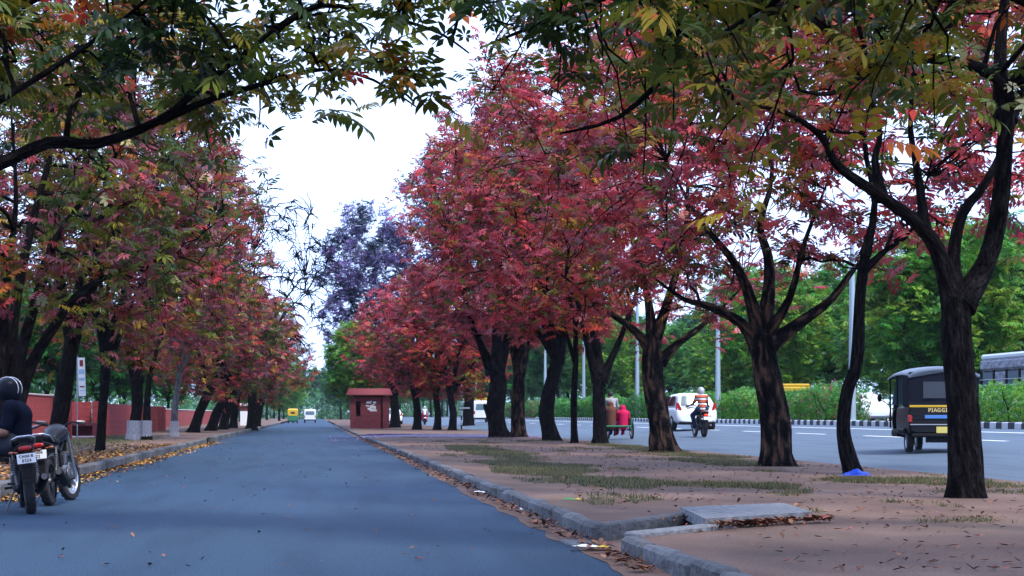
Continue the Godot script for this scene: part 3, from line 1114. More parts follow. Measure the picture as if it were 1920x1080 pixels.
func build_walls() -> void:
	var t := thing("brick_wall", "long red brick boundary wall behind the left verge trees", "wall", Vector3(-8.4, 0.13, -62))
	wall_run(t, Vector3(-8.4, 0.13, -62.5), Vector3(-8.4, 0.13, -89.0), 1.32, 0.24, false)
	wall_run(t, Vector3(-8.75, 0.13, -62.6), Vector3(-10.2, 0.13, -62.6), 1.38, 0.24, false)
	wall_run(t, Vector3(-8.62, 0.13, -62.2), Vector3(-8.4, 0.13, -62.2), 1.4, 0.45, false)
	var s := thing("brick_wall", "nearer red brick wall with a stepped top behind the parked motorcycles", "wall", Vector3(-9.2, 0.13, -50))
	wall_run(s, Vector3(-9.0, 0.13, -57.6), Vector3(-9.0, 0.13, -36.0), 1.5, 0.24, true)
	wall_run(s, Vector3(-9.05, 0.13, -58.0), Vector3(-9.05, 0.13, -58.4), 1.42, 0.4, false)
	var gp := G.new()
	gp.box(Vector3(0.36, 0.95, -6.9), Vector3(0.03, 0.5, 0.25), Basis(), 0.004)
	put(gp, "name_plate", M.coping, s)
	var e := thing("brick_wall", "far red boundary wall with a white coping beyond the leaning trunks", "wall", Vector3(-10.5, 0.13, -118))
	var m: Material = M.paint_white
	var keep: Material = M.coping
	M.coping = m
	wall_run(e, Vector3(-10.5, 0.13, -104), Vector3(-10.3, 0.13, -175), 1.25, 0.24, true)
	M.coping = keep
	# low brick culvert box with a dark mouth
	var c := thing("culvert", "low brick box with a dark square mouth against the wall end", "culvert", Vector3(-9.0, 0.14, -61.8))
	var g := G.new()
	g.box(Vector3(-0.45, 0.28, 0.0), Vector3(0.12, 0.56, 0.7), Basis(), 0.01)
	g.box(Vector3(0.55, 0.28, 0.0), Vector3(0.18, 0.56, 0.7), Basis(), 0.01)
	g.box(Vector3(0.05, 0.5, -0.01), Vector3(0.86, 0.12, 0.66), Basis(), 0.01)
	put(g, "surround", M.brick_dark, c)
	g = G.new()
	g.box(Vector3(0.05, 0.22, -0.3), Vector3(0.88, 0.44, 0.05), Basis(), 0.0)
	put(g, "back", M.brick_dark, c)
	g = G.new()
	g.box(Vector3(0.0, 0.02, 0.4), Vector3(1.1, 0.06, 0.2), Basis(), 0.01)
	put(g, "sill", M.coping, c)
	# banner on its post
	var b := thing("banner", "tall narrow white banner with blue and red print hung on a post", "banner", Vector3(-8.15, 0.13, -56.0))
	g = G.new()
	g.tube([Vector3(-0.17, 0, -0.05), Vector3(-0.16, 2.95, -0.05)], [0.025, 0.025], 8)
	put(g, "post", M.pole, b)
	g = G.new()
	g.box(Vector3(0, 2.2, 0), Vector3(0.25, 1.35, 0.03), Basis(Vector3.BACK, 0.03), 0.003)
	put(g, "panel", M.paint_white, b)
	for q in [[2.68, 0.22, M.red_paint, 0.12], [2.38, 0.16, M.pale_print, 0.2], [2.12, 0.1, M.pale_print, 0.2], [1.86, 0.05, M.red_paint, 0.16], [1.72, 0.03, M.pale_print, 0.18]]:
		g = G.new()
		g.box(Vector3(-0.03 * (q[0] - 2.2), q[0], 0.018), Vector3(q[3], q[1], 0.005), Basis(Vector3.BACK, 0.03), 0.0)
		put(g, "print", q[2], b)
	# gate pillar, far left
	var p := thing("gate_pillar", "white gate pillar with a red band under the far trees", "pillar", Vector3(-5.6, 0.13, -128))
	g = G.new()
	g.box(Vector3(0, 0.6, 0), Vector3(0.7, 1.2, 0.7), Basis(), 0.02)
	put(g, "shaft", M.paint_white, p)
	g = G.new()
	g.box(Vector3(0, 1.38, 0), Vector3(0.74, 0.4, 0.74), Basis(), 0.02)
	put(g, "band", M.red_paint, p)
	g = G.new()
	g.box(Vector3(0, 1.68, 0), Vector3(1.0, 0.2, 1.0), Basis(), 0.03)
	put(g, "cap", M.paint_white, p)

func build_kiosk() -> void:
	var t := thing("brick_kiosk", "small dark red brick kiosk with slit window and torn posters", "kiosk", Vector3(3.55, 0.1, -104.0), -0.03)
	var g := G.new()
	g.box(Vector3(-1.05, 1.0, 0), Vector3(0.38, 2.1, 0.3), Basis(), 0.01)
	g.box(Vector3(-0.715, 0.38, 0), Vector3(0.29, 0.86, 0.296), Basis(), 0.005)
	g.box(Vector3(-0.715, 1.92, 0), Vector3(0.29, 0.26, 0.296), Basis(), 0.005)
	g.box(Vector3(0.09, 1.0, 0), Vector3(1.32, 2.1, 0.3), Basis(), 0.01)
	put(g, "front_wall", M.brick_dark, t)
	g = G.new()
	g.box(Vector3(1.08, 1.04, 0.03), Vector3(0.42, 2.18, 0.4), Basis(), 0.01)
	put(g, "pier", M.brick_dark, t)
	g = G.new()
	g.box(Vector3(0.81, 1.0, -0.25), Vector3(0.14, 2.1, 0.16), Basis(), 0.005)
	put(g, "recess", M.brick_dark, t)
	g = G.new()
	g.box(Vector3(-1.12, 1.0, -1.3), Vector3(0.24, 2.1, 2.3), Basis(), 0.01)
	put(g, "side_wall", M.brick_dark, t)
	g = G.new()
	g.box(Vector3(1.16, 1.0, -1.3), Vector3(0.24, 2.1, 2.1), Basis(), 0.01)
	put(g, "side_wall", M.brick_dark, t)
	g = G.new()
	g.box(Vector3(0, 1.0, -2.5), Vector3(2.5, 2.1, 0.2), Basis(), 0.01)
	put(g, "back_wall", M.brick_dark, t)
	g = G.new()
	g.box(Vector3(0, 2.115, -1.3), Vector3(2.0, 0.128, 2.0), Basis(), 0.01)
	put(g, "lintel", M.brick_dark, t)
	# sloping concrete roof painted red, wider than the walls
	g = G.new()
	g.loft([
		[Vector3(-1.5, 2.18, 0.45), Vector3(1.5, 2.18, 0.45), Vector3(1.5, 2.18, -2.9), Vector3(-1.5, 2.18, -2.9)],
		[Vector3(-1.5, 2.24, 0.45), Vector3(1.5, 2.24, 0.45), Vector3(1.5, 2.24, -2.9), Vector3(-1.5, 2.24, -2.9)],
		[Vector3(-1.33, 2.62, 0.2), Vector3(1.33, 2.62, 0.2), Vector3(1.33, 2.62, -2.7), Vector3(-1.33, 2.62, -2.7)]])
	put(g, "roof", M.red_paint, t)
	g = G.new()
	rng.seed = 9
	for k in 26:
		var x := rng.randf_range(-0.12, 0.42)
		var y := rng.randf_range(1.12, 1.78)
		g.box(Vector3(x, y, 0.153 + 0.0016 * k), Vector3(rng.randf_range(0.1, 0.28), rng.randf_range(0.04, 0.11), 0.001), Basis(Vector3.BACK, rng.randf_range(-0.25, 0.25)), 0.0)
	put(g, "torn_poster", M.poster, t)
	var pst := thing("marker_post", "thin black and white banded post beside the main road", "post", Vector3(8.9, 0.1, -97.0))
	for k in 7:
		g = G.new()
		g.lathe([Vector2(0.0, k * 0.29), Vector2(0.05, k * 0.29), Vector2(0.05, k * 0.29 + 0.288), Vector2(0.0, k * 0.29 + 0.288)], Transform3D(), 12)
		put(g, "band", M.kerb_black if k % 2 == 0 else M.paint_white, pst)
	g = G.new()
	g.box(Vector3(0.2, 1.32, 0.06), Vector3(0.6, 0.09, 0.02), Basis(), 0.003)
	put(g, "arm", M.paint_white, pst)

func build_lamps() -> void:
	var t := thing("street_lamp", "tall pale steel street lamp pole just behind the thin crooked tree", "street lamp", Vector3(21.5, 0.74, -64.0), 0, "lamp poles along the divider")
	var g := G.new()
	g.tube([Vector3(0, 0, 0), Vector3(0, 0.02, 0), Vector3(0, 4, 0), Vector3(0, 9, 0)], [0.16, 0.15, 0.12, 0.075], 12)
	put(g, "pole", M.pole, t)
	g = G.new()
	g.box(Vector3(0, 0.02, 0), Vector3(0.5, 0.05, 0.5), Basis(), 0.008)
	put(g, "base_plate", M.pole, t)
	for s in [-1, 1]:
		g = G.new()
		g.tube([Vector3(0, 8.9, 0), Vector3(s * 0.6, 9.4, 0), Vector3(s * 1.6, 9.55, 0)], [0.05, 0.045, 0.04], 8)
		put(g, "arm", M.pole, t)
		g = G.new()
		g.ell(Vector3(s * 1.85, 9.54, 0), Vector3(0.36, 0.09, 0.15), Basis(), 8, 12, 0.8)
		put(g, "lamp_head", M.pole, t)
	var said := ["pale steel lamp pole right of the white hatchback", "pale steel lamp pole left of the white hatchback", "pale steel lamp pole left of the cycle rickshaw", "pale lamp pole between the leaning trunks further along"]
	for k in 4:
		copy_of(t, Vector3(21.5, 0.74, -64.0 - 21.3 * (k + 1)), 0, 1, said[k], "lamp poles along the divider")
	for k in 5:
		copy_of(t, Vector3(21.5, 0.74, -64.0 - 21.3 * (k + 5)), 0, 1, "distant pale lamp pole seen between trunks near the kiosk", "distant lamp poles along the divider")

func hedge(label: String, d0: float, d1: float, h: float, w: float, tone: float, flowers: float, sd: int) -> Node3D:
	rng.seed = sd
	var len_ := d1 - d0
	var t := thing("hedge_bush", label, "hedge", Vector3(21.9, 0.74, -(d0 + d1) * 0.5), 0, "clipped bushes of the divider hedge")
	var g := G.new()
	for k in int(len_ * 2.5):
		var z := rng.randf_range(-0.45, 0.45) * len_
		var x := rng.randf_range(-0.4, 0.4) * w
		g.tube(wander(Vector3(x, -0.05, z), Vector3(x * 1.6, h * 0.85, z + rng.randf_range(-0.4, 0.4)), Vector3.ZERO, 4, 0.06), taper(5, 0.025, 0.008), 4, false)
	put(g, "stems", M.bark, t)
	var spots := PackedVector3Array()
	var tones := PackedColorArray()
	var n := int(minf(len_ * h * 620, 9000.0))
	while spots.size() < n:
		var u := Vector3(rng.randf_range(-1, 1), rng.randf(), rng.randf_range(-1, 1))
		var edge := maxf(maxf(absf(u.x), absf(u.z)), u.y)
		if edge < 0.62 and rng.randf() < 0.75: continue
		var q := Vector3(u.x * w * 0.5, 0.08 + u.y * h, u.z * len_ * 0.5)
		var rnd := 1.0 - 0.28 * pow(absf(u.z), 4.0) - 0.16 * u.x * u.x
		q.y *= rnd * (1.0 + 0.22 * bump.get_noise_2d(q.z * 60.0 + sd * 90, q.x * 60.0))
		q.x *= 1.0 + 0.35 * bump.get_noise_3d(q.y * 70.0, q.z * 60.0, sd * 50.0)
		spots.append(q)
		var cl := shade_of(SPRING, tone + 0.4 * bump.get_noise_3d(q.x * 90, q.y * 90, q.z * 90 + sd * 20) + rng.randfn() * 0.12)
		if flowers > 0.0 and edge > 0.7 and rng.randf() < flowers * (0.3 + 2.0 * maxf(0.0, bump.get_noise_3d(q.z * 80, q.y * 80, sd * 33.0))):
			cl = Color(0.5, 0.03, 0.17)
		tones.append(cl)
	leaves_node(spots, tones, 0.62 if d0 < 100.0 else 0.95, small_leaf_mesh, t, "foliage")
	return t

func build_hedges() -> void:
	var said := [
		["dense round bright green bush at the right edge below the pale bus", 47.0, 52.4, 1.2, 1.9, 0.75, 0.0],
		["dark hedge bush just right of the nearest big trunk", 52.8, 57.5, 1.05, 1.7, 0.35, 0.0],
		["green bush with pink flowers beside the thin crooked tree", 65.4, 70.8, 1.5, 1.8, 0.68, 0.14],
		["low hedge bush with a few pink flowers beside the stout ochre tree", 71.6, 76.0, 1.3, 1.6, 0.6, 0.08],
		["bright clipped hedge right of the white hatchback", 76.6, 84.0, 1.5, 1.7, 0.72, 0.04],
		["clipped hedge directly behind the white hatchback", 85.0, 97.0, 1.5, 1.7, 0.7, 0.0],
		["clipped hedge right of the rickshaw", 98.0, 110.0, 1.6, 1.7, 0.5, 0.0],
		["clipped hedge left of the rickshaw", 113.0, 130.0, 1.6, 1.8, 0.6, 0.0],
		["long clipped hedge between the leaning dark trunks", 131.0, 152.0, 1.6, 1.8, 0.55, 0.0],
		["far hedge with pink blossom near the striped post", 154.0, 176.0, 1.6, 1.8, 0.5, 0.25],
		["farthest hedge with pink blossom behind the kiosk trees", 180.0, 210.0, 1.6, 1.8, 0.5, 0.2]]
	for k in said.size():
		var q: Array = said[k]
		hedge(q[0], q[1], q[2], q[3], q[4], q[5], q[6], 300 + k)

# ---------- vehicles ----------
func ax_x(at: Vector3) -> Transform3D:   # lathe axis turned to run along x
	return Transform3D(Basis(Vector3.BACK, PI / 2), at)

func wheel(parent: Node3D, at: Vector3, r: float, w: float, spokes: int, rim_m: Material, called := "wheel", steer := 0.0) -> Node3D:
	var n := Node3D.new()
	n.name = called
	parent.add_child(n, true)
	n.position = at
	n.rotation.y = steer
	var g := G.new()
	var prof := []
	var hw := w * 0.5
	for k in 13:
		var a := PI * k / 12.0
		prof.append(Vector2(r * 0.74 + (r * 0.26) * pow(sin(a), 0.55), -hw * signf(cos(a)) * pow(absf(cos(a)), 0.7)))
	g.lathe(prof, ax_x(Vector3.ZERO), 28)
	for k in 36:   # tread blocks
		var a := TAU * k / 36.0
		g.box(Vector3((hw * 0.45) * (1 if k % 2 else -1), cos(a) * r * 0.995, sin(a) * r * 0.995), Vector3(w * 0.4, 0.006, r * 0.12), Basis(Vector3.RIGHT, a), 0.002)
	put(g, "tyre", M.rubber, n)
	g = G.new()
	g.lathe([Vector2(r * 0.77, -hw * 0.7), Vector2(r * 0.70, -hw * 0.75), Vector2(r * 0.66, -hw * 0.3), Vector2(r * 0.66, hw * 0.3), Vector2(r * 0.70, hw * 0.75), Vector2(r * 0.77, hw * 0.7)], ax_x(Vector3.ZERO), 28)
	g.lathe([Vector2(0.0, -hw * 0.8), Vector2(r * 0.16, -hw * 0.8), Vector2(r * 0.16, hw * 0.8), Vector2(0.0, hw * 0.8)], ax_x(Vector3.ZERO), 14)
	for k in spokes:
		var a := TAU * k / spokes
		var thin := r * 0.02 if spokes > 12 else r * 0.09
		g.tube([Vector3(0, cos(a) * r * 0.12, sin(a) * r * 0.12), Vector3(0, cos(a) * r * 0.68, sin(a) * r * 0.68)], [thin, thin * 0.8], 6, false)
	put(g, "rim", rim_m, n)
	return n

func lettering(parent: Node3D, text: String, at: Vector3, high: float, m: Material, turn := 0.0, bold := 700) -> void:
	var f := SystemFont.new()
	f.font_names = PackedStringArray(["Droid Sans"])
	f.font_weight = bold
	var tm := TextMesh.new()
	tm.text = text
	tm.font = f
	tm.font_size = 32
	tm.pixel_size = high / 24.0
	tm.depth = 0.004
	var o := place_mesh(tm, "lettering", m, parent)
	o.position = at
	o.rotation.y = turn

func motorcycle(label: String, at: Vector3, heading: float, tilt: float, plate: Array, lit: bool, steer := 0.0) -> Node3D:
	var t := thing("motorcycle", label, "motorcycle", at, heading)
	t.rotation.z = tilt
	t.scale = Vector3.ONE * (0.88 if tilt != 0.0 else 0.96)
	var g := G.new()
	wheel(t, Vector3(0, 0.3, 0), 0.3, 0.125, 6, M.engine, "rear_wheel")
	wheel(t, Vector3(0, 0.3, -1.3), 0.3, 0.095, 6, M.steel, "front_wheel", steer)
	for s in [-1, 1]:
		g.tube([Vector3(s * 0.095, 0.31, 0.03), Vector3(s * 0.095, 0.33, -0.2), Vector3(s * 0.08, 0.38, -0.48)], [0.022, 0.022, 0.025], 8)
		g.tube([Vector3(s * 0.1, 0.72, 0.15), Vector3(s * 0.11, 0.7, -0.25), Vector3(s * 0.09, 0.66, -0.5), Vector3(s * 0.04, 0.82, -1.0)], [0.018, 0.018, 0.02, 0.025], 8)
		g.tube([Vector3(s * 0.08, 0.68, -0.45), Vector3(s * 0.09, 0.36, -0.5), Vector3(s * 0.08, 0.22, -0.6), Vector3(s * 0.05, 0.3, -0.92), Vector3(0, 0.8, -1.02)], [0.018, 0.018, 0.018, 0.018, 0.02], 8)
	put(g, "frame", M.black_plastic, t)
	for s in [-1, 1]:
		g = G.new()
		g.tube([Vector3(s * 0.115, 0.34, 0.02), Vector3(s * 0.12, 0.5, -0.05)], [0.022, 0.022], 8)
		for k in 7: g.lathe([Vector2(0.024, k * 0.028), Vector2(0.036, k * 0.028 + 0.01), Vector2(0.024, k * 0.028 + 0.022)], Transform3D(Basis(Vector3.RIGHT, -0.35), Vector3(s * 0.12, 0.46, -0.035)), 10)
		g.tube([Vector3(s * 0.12, 0.64, -0.1), Vector3(s * 0.12, 0.72, -0.13)], [0.02, 0.02], 8)
		put(g, "shock_absorber", M.engine, t)
	g = G.new()
	g.box(Vector3(0, 0.36, -0.62), Vector3(0.3, 0.24, 0.34), Basis(), 0.04)
	for k in 7: g.box(Vector3(0, 0.5 + k * 0.022, -0.72 - k * 0.006), Vector3(0.2, 0.01, 0.2), Basis(Vector3.RIGHT, 0.25), 0.003)
	g.lathe([Vector2(0, 0), Vector2(0.1, 0), Vector2(0.1, 0.03), Vector2(0.06, 0.045), Vector2(0, 0.045)], Transform3D(Basis(Vector3.BACK, -PI / 2), Vector3(0.14, 0.36, -0.58)), 18)
	put(g, "engine", M.engine, t)
	g = G.new()
	var secs := []
	for q in [[-1.03, 0.05, 0.86, 0.05], [-0.98, 0.11, 0.88, 0.09], [-0.85, 0.155, 0.90, 0.13], [-0.68, 0.15, 0.89, 0.13], [-0.55, 0.10, 0.84, 0.10], [-0.48, 0.06, 0.80, 0.06]]:
		var ring := []
		for k in 16:
			var a := TAU * k / 16.0
			ring.append(Vector3(cos(a) * q[1], q[2] + sin(a) * q[3], q[0]))
		secs.append(ring)
	g.loft(secs)
	put(g, "fuel_tank", M.black_paint, t)
	g = G.new()
	secs = []
	for q in [[-0.56, 0.09, 0.79, 0.03], [-0.45, 0.12, 0.785, 0.045], [-0.2, 0.135, 0.79, 0.05], [-0.05, 0.13, 0.83, 0.05], [0.12, 0.115, 0.845, 0.045], [0.24, 0.08, 0.85, 0.03]]:
		var ring := []
		for k in 16:
			var a := TAU * k / 16.0
			ring.append(Vector3(signf(cos(a)) * pow(absf(cos(a)), 0.6) * q[1], q[2] + signf(sin(a)) * pow(absf(sin(a)), 0.6) * q[3], q[0]))
		secs.append(ring)
	g.loft(secs)
	put(g, "seat", M.black_plastic, t)
	g = G.new()
	secs = []
	for q in [[-0.4, 0.11, 0.70, 0.05], [-0.1, 0.125, 0.73, 0.06], [0.15, 0.11, 0.77, 0.055], [0.3, 0.06, 0.80, 0.035]]:
		var ring := []
		for k in 14:
			var a := TAU * k / 14.0
			ring.append(Vector3(cos(a) * q[1], q[2] + sin(a) * q[3], q[0]))
		secs.append(ring)
	g.loft(secs)
	put(g, "tail_cowl", M.black_paint, t)
	g = G.new()
	g.tube([Vector3(-0.13, 0.8, 0.0), Vector3(-0.13, 0.87, 0.2), Vector3(-0.07, 0.9, 0.32), Vector3(0.07, 0.9, 0.32), Vector3(0.13, 0.87, 0.2), Vector3(0.13, 0.8, 0.0)], taper(6, 0.013, 0.013), 8)
	put(g, "grab_rail", M.steel, t)
	g = G.new()
	g.ell(Vector3(0, 0.765, 0.315), Vector3(0.075, 0.03, 0.03), Basis(), 8, 14, 0.7)
	put(g, "tail_light", M.tail_glow if lit else M.red_lens, t)
	for s in [-1, 1]:
		g = G.new()
		g.tube([Vector3(s * 0.08, 0.72, 0.27), Vector3(s * 0.13, 0.725, 0.28)], [0.012, 0.012], 6)
		g.ell(Vector3(s * 0.155, 0.727, 0.285), Vector3(0.034, 0.018, 0.025), Basis(), 8, 12)
		put(g, "indicator", M.amber_lens, t)
	g = G.new()
	var mg := []
	for k in 7:
		var a := deg_to_rad(20.0 + 10.0 * k)
		var y := 0.32 + cos(a) * 0.37
		var z := sin(a) * 0.37
		mg.append([Vector3(-0.075, y - 0.02, z), Vector3(-0.06, y, z), Vector3(0.06, y, z), Vector3(0.075, y - 0.02, z), Vector3(0.06, y - 0.012, z - 0.008), Vector3(-0.06, y - 0.012, z - 0.008)])
	g.loft(mg)
	put(g, "rear_mudguard", M.black_plastic, t)
	g = G.new()
	g.box(Vector3(0, 0.5, 0.335), Vector3(0.13, 0.16, 0.012), Basis(Vector3.RIGHT, -0.2), 0.01)
	put(g, "mud_flap", M.black_plastic, t)
	var pn := Node3D.new()
	pn.name = "number_plate"
	t.add_child(pn, true)
	pn.position = Vector3(0, 0.65, 0.365)
	pn.rotation.x = -0.18
	g = G.new()
	g.box(Vector3.ZERO, Vector3(0.21, 0.11, 0.008), Basis(), 0.003)
	put(g, "plate", M.plate_white, pn)
	for k in plate.size():
		lettering(pn, plate[k], Vector3(0, 0.026 - 0.05 * k, 0.006), 0.036, M.ink)
	g = G.new()
	g.tube([Vector3(0.1, 0.42, -0.8), Vector3(0.12, 0.25, -0.85), Vector3(0.15, 0.2, -0.6), Vector3(0.16, 0.27, -0.3)], [0.022, 0.022, 0.024, 0.03], 10)
	g.tube([Vector3(0.16, 0.27, -0.32), Vector3(0.165, 0.29, -0.25), Vector3(0.185, 0.4, 0.12), Vector3(0.187, 0.41, 0.14)], [0.03, 0.052, 0.056, 0.042], 14)
	put(g, "exhaust", M.black_plastic, t)
	g = G.new()
	g.tube([Vector3(0.186, 0.405, 0.13), Vector3(0.188, 0.415, 0.17)], [0.036, 0.036], 12)
	put(g, "exhaust_tip", M.engine, t)
	# front end
	g = G.new()
	for s in [-1, 1]:
		g.tube([Vector3(s * 0.085, 0.3, -1.3), Vector3(s * 0.085, 0.55, -1.2), Vector3(s * 0.085, 0.93, -1.05)], [0.026, 0.026, 0.02], 10)
	put(g, "front_fork", M.steel, t)
	g = G.new()
	mg = []
	for k in 9:
		var a := deg_to_rad(-55.0 + 14.0 * k)
		var y := 0.3 + cos(a) * 0.335
		var z := -1.3 + sin(a) * 0.335
		mg.append([Vector3(-0.06, y - 0.03, z), Vector3(-0.045, y, z), Vector3(0.045, y, z), Vector3(0.06, y - 0.03, z), Vector3(0.04, y - 0.012, z), Vector3(-0.04, y - 0.012, z)])
	g.loft(mg)
	put(g, "front_mudguard", M.black_paint, t)
	g = G.new()
	g.ell(Vector3(0, 0.86, -1.16), Vector3(0.11, 0.1, 0.1), Basis(), 10, 14)
	put(g, "headlamp", M.black_paint, t)
	g = G.new()
	g.tube([Vector3(-0.37, 0.99, -0.86), Vector3(-0.2, 1.03, -0.95), Vector3(0, 0.97, -1.03), Vector3(0.2, 1.03, -0.95), Vector3(0.37, 0.99, -0.86)], taper(5, 0.012, 0.012), 8)
	put(g, "handlebar", M.black_plastic, t)
	for s in [-1, 1]:
		g = G.new()
		g.tube([Vector3(s * 0.25, 1.02, -0.92), Vector3(s * 0.38, 0.985, -0.85)], [0.018, 0.018], 10)
		put(g, "grip", M.rubber, t)
		g = G.new()
		g.tube([Vector3(s * 0.26, 1.035, -0.93), Vector3(s * 0.36, 1.02, -0.97)], [0.006, 0.005], 6)
		put(g, "brake_lever", M.steel, t)
	g = G.new()
	g.tube([Vector3(-0.12, 0.28, -0.5), Vector3(-0.27, 0.02, -0.36)], [0.012, 0.012], 8)
	g.box(Vector3(-0.28, 0.012, -0.35), Vector3(0.05, 0.012, 0.06), Basis(), 0.003)
	put(g, "side_stand", M.engine, t)
	g = G.new()
	for s in [-1, 1]:
		g.tube([Vector3(s * 0.1, 0.3, -0.55), Vector3(s * 0.24, 0.3, -0.55)], [0.014, 0.016], 8)
		g.tube([Vector3(s * 0.1, 0.36, -0.1), Vector3(s * 0.22, 0.37, -0.1)], [0.012, 0.014], 8)
	put(g, "foot_peg", M.rubber, t)
	return t

func rounded(w: float, y0: float, y1: float, z: float, p := 0.45, n := 20) -> Array:
	var ring := []
	for k in n:
		var a := TAU * k / n
		ring.append(Vector3(signf(cos(a)) * pow(absf(cos(a)), p) * w, (y0 + y1) * 0.5 + signf(sin(a)) * pow(absf(sin(a)), p) * (y1 - y0) * 0.5, z))
	return ring

func patch(g: G, a: Vector3, b: Vector3, c: Vector3, d: Vector3, out: Vector3, bulge := 0.0, n := 6) -> void:   # softly bulging four-sided panel
	var first := g.v.size()
	for r in n + 1:
		for s in n + 1:
			var u := float(s) / n
			var w := float(r) / n
			var p := a.lerp(b, u).lerp(d.lerp(c, u), w) + out * bulge * 16.0 * u * (1 - u) * w * (1 - w)
			g.vert(p, (out + (b - a).normalized() * (u - 0.5) * bulge * 6.0).normalized())
	for r in n:
		for s in n:
			var k := first + r * (n + 1) + s
			g.face(k, k + 1, k + n + 1)
			g.face(k + 1, k + n + 2, k + n + 1)

func hatchback(label: String, at: Vector3, heading: float, roof_rack := false) -> Node3D:
	var t := thing("parked_car" if at.x > 22 else "hatchback_car", label, "car", at, heading)
	var g := G.new()
	var secs := []
	for q in [[0.0, 0.66, 0.36, 0.62], [-0.03, 0.78, 0.30, 0.76], [-0.12, 0.83, 0.27, 0.92], [-0.5, 0.855, 0.24, 0.98], [-1.5, 0.86, 0.22, 0.97], [-2.6, 0.86, 0.22, 0.95], [-3.1, 0.84, 0.24, 0.90], [-3.6, 0.78, 0.27, 0.80], [-3.85, 0.68, 0.32, 0.68], [-3.92, 0.5, 0.38, 0.58]]:
		secs.append(rounded(q[1], q[2], q[3], q[0]))
	g.loft(secs)
	put(g, "body", M.white_car, t)
	g = G.new()
	secs = []
	for q in [[-0.10, 0.72, 0.80, 0.98], [-0.22, 0.70, 0.80, 1.18], [-0.42, 0.64, 0.80, 1.40], [-0.62, 0.60, 0.80, 1.475], [-1.3, 0.60, 0.80, 1.51], [-2.0, 0.60, 0.80, 1.48], [-2.4, 0.64, 0.80, 1.34], [-2.8, 0.70, 0.80, 1.08], [-3.0, 0.74, 0.80, 0.94]]:
		var ring := rounded(1.0, q[2], q[3], q[0], 0.4)
		for k in ring.size():
			var hgt: float = (ring[k].y - 0.8) / maxf(q[3] - 0.8, 0.01)
			ring[k].x *= lerpf(0.8, q[1], clampf(hgt, 0, 1))
		secs.append(ring)
	g.loft(secs)
	put(g, "cabin", M.white_car, t)
	g = G.new()
	patch(g, Vector3(-0.62, 1.03, -0.075), Vector3(0.62, 1.03, -0.075), Vector3(0.53, 1.40, -0.35), Vector3(-0.53, 1.40, -0.35), Vector3(0, 0.5, 0.86), 0.025)
	put(g, "rear_window", M.glass, t)
	for s in [-1, 1]:
		for q in [[-0.75, -1.45], [-1.52, -2.3]]:
			g = G.new()
			patch(g, Vector3(s * 0.792, 0.99, q[0] + 0.1), Vector3(s * 0.792, 0.99, q[1] - 0.1), Vector3(s * 0.665, 1.38, q[1] + 0.12), Vector3(s * 0.665, 1.38, q[0]), Vector3(s * 0.95, 0.3, 0), 0.012)
			put(g, "side_window", M.dark_glass, t)
		g = G.new()
		patch(g, Vector3(s * 0.60, 0.80, -0.015), Vector3(s * 0.83, 0.84, -0.16), Vector3(s * 0.80, 1.12, -0.20), Vector3(s * 0.70, 1.10, -0.13), Vector3(s * 0.5, 0.1, 0.85), 0.03)
		put(g, "tail_lamp", M.red_lens, t)
		g = G.new()
		g.ell(Vector3(s * 0.93, 0.98, -2.35), Vector3(0.1, 0.07, 0.05), Basis(), 8, 12, 0.8)
		put(g, "door_mirror", M.white_car, t)
		for z in [-0.72, -3.2]:
			wheel(t, Vector3(s * 0.775, 0.3, z), 0.3, 0.2, 8, M.steel)
	g = G.new()
	g.box(Vector3(0, 0.3, -0.09), Vector3(1.4, 0.12, 0.2), Basis(), 0.04)
	put(g, "lower_bumper", M.black_plastic, t)
	g = G.new()
	g.box(Vector3(0, 0.74, 0.022), Vector3(0.5, 0.11, 0.012), Basis(), 0.003)
	put(g, "number_plate", M.plate_white, t)
	return t

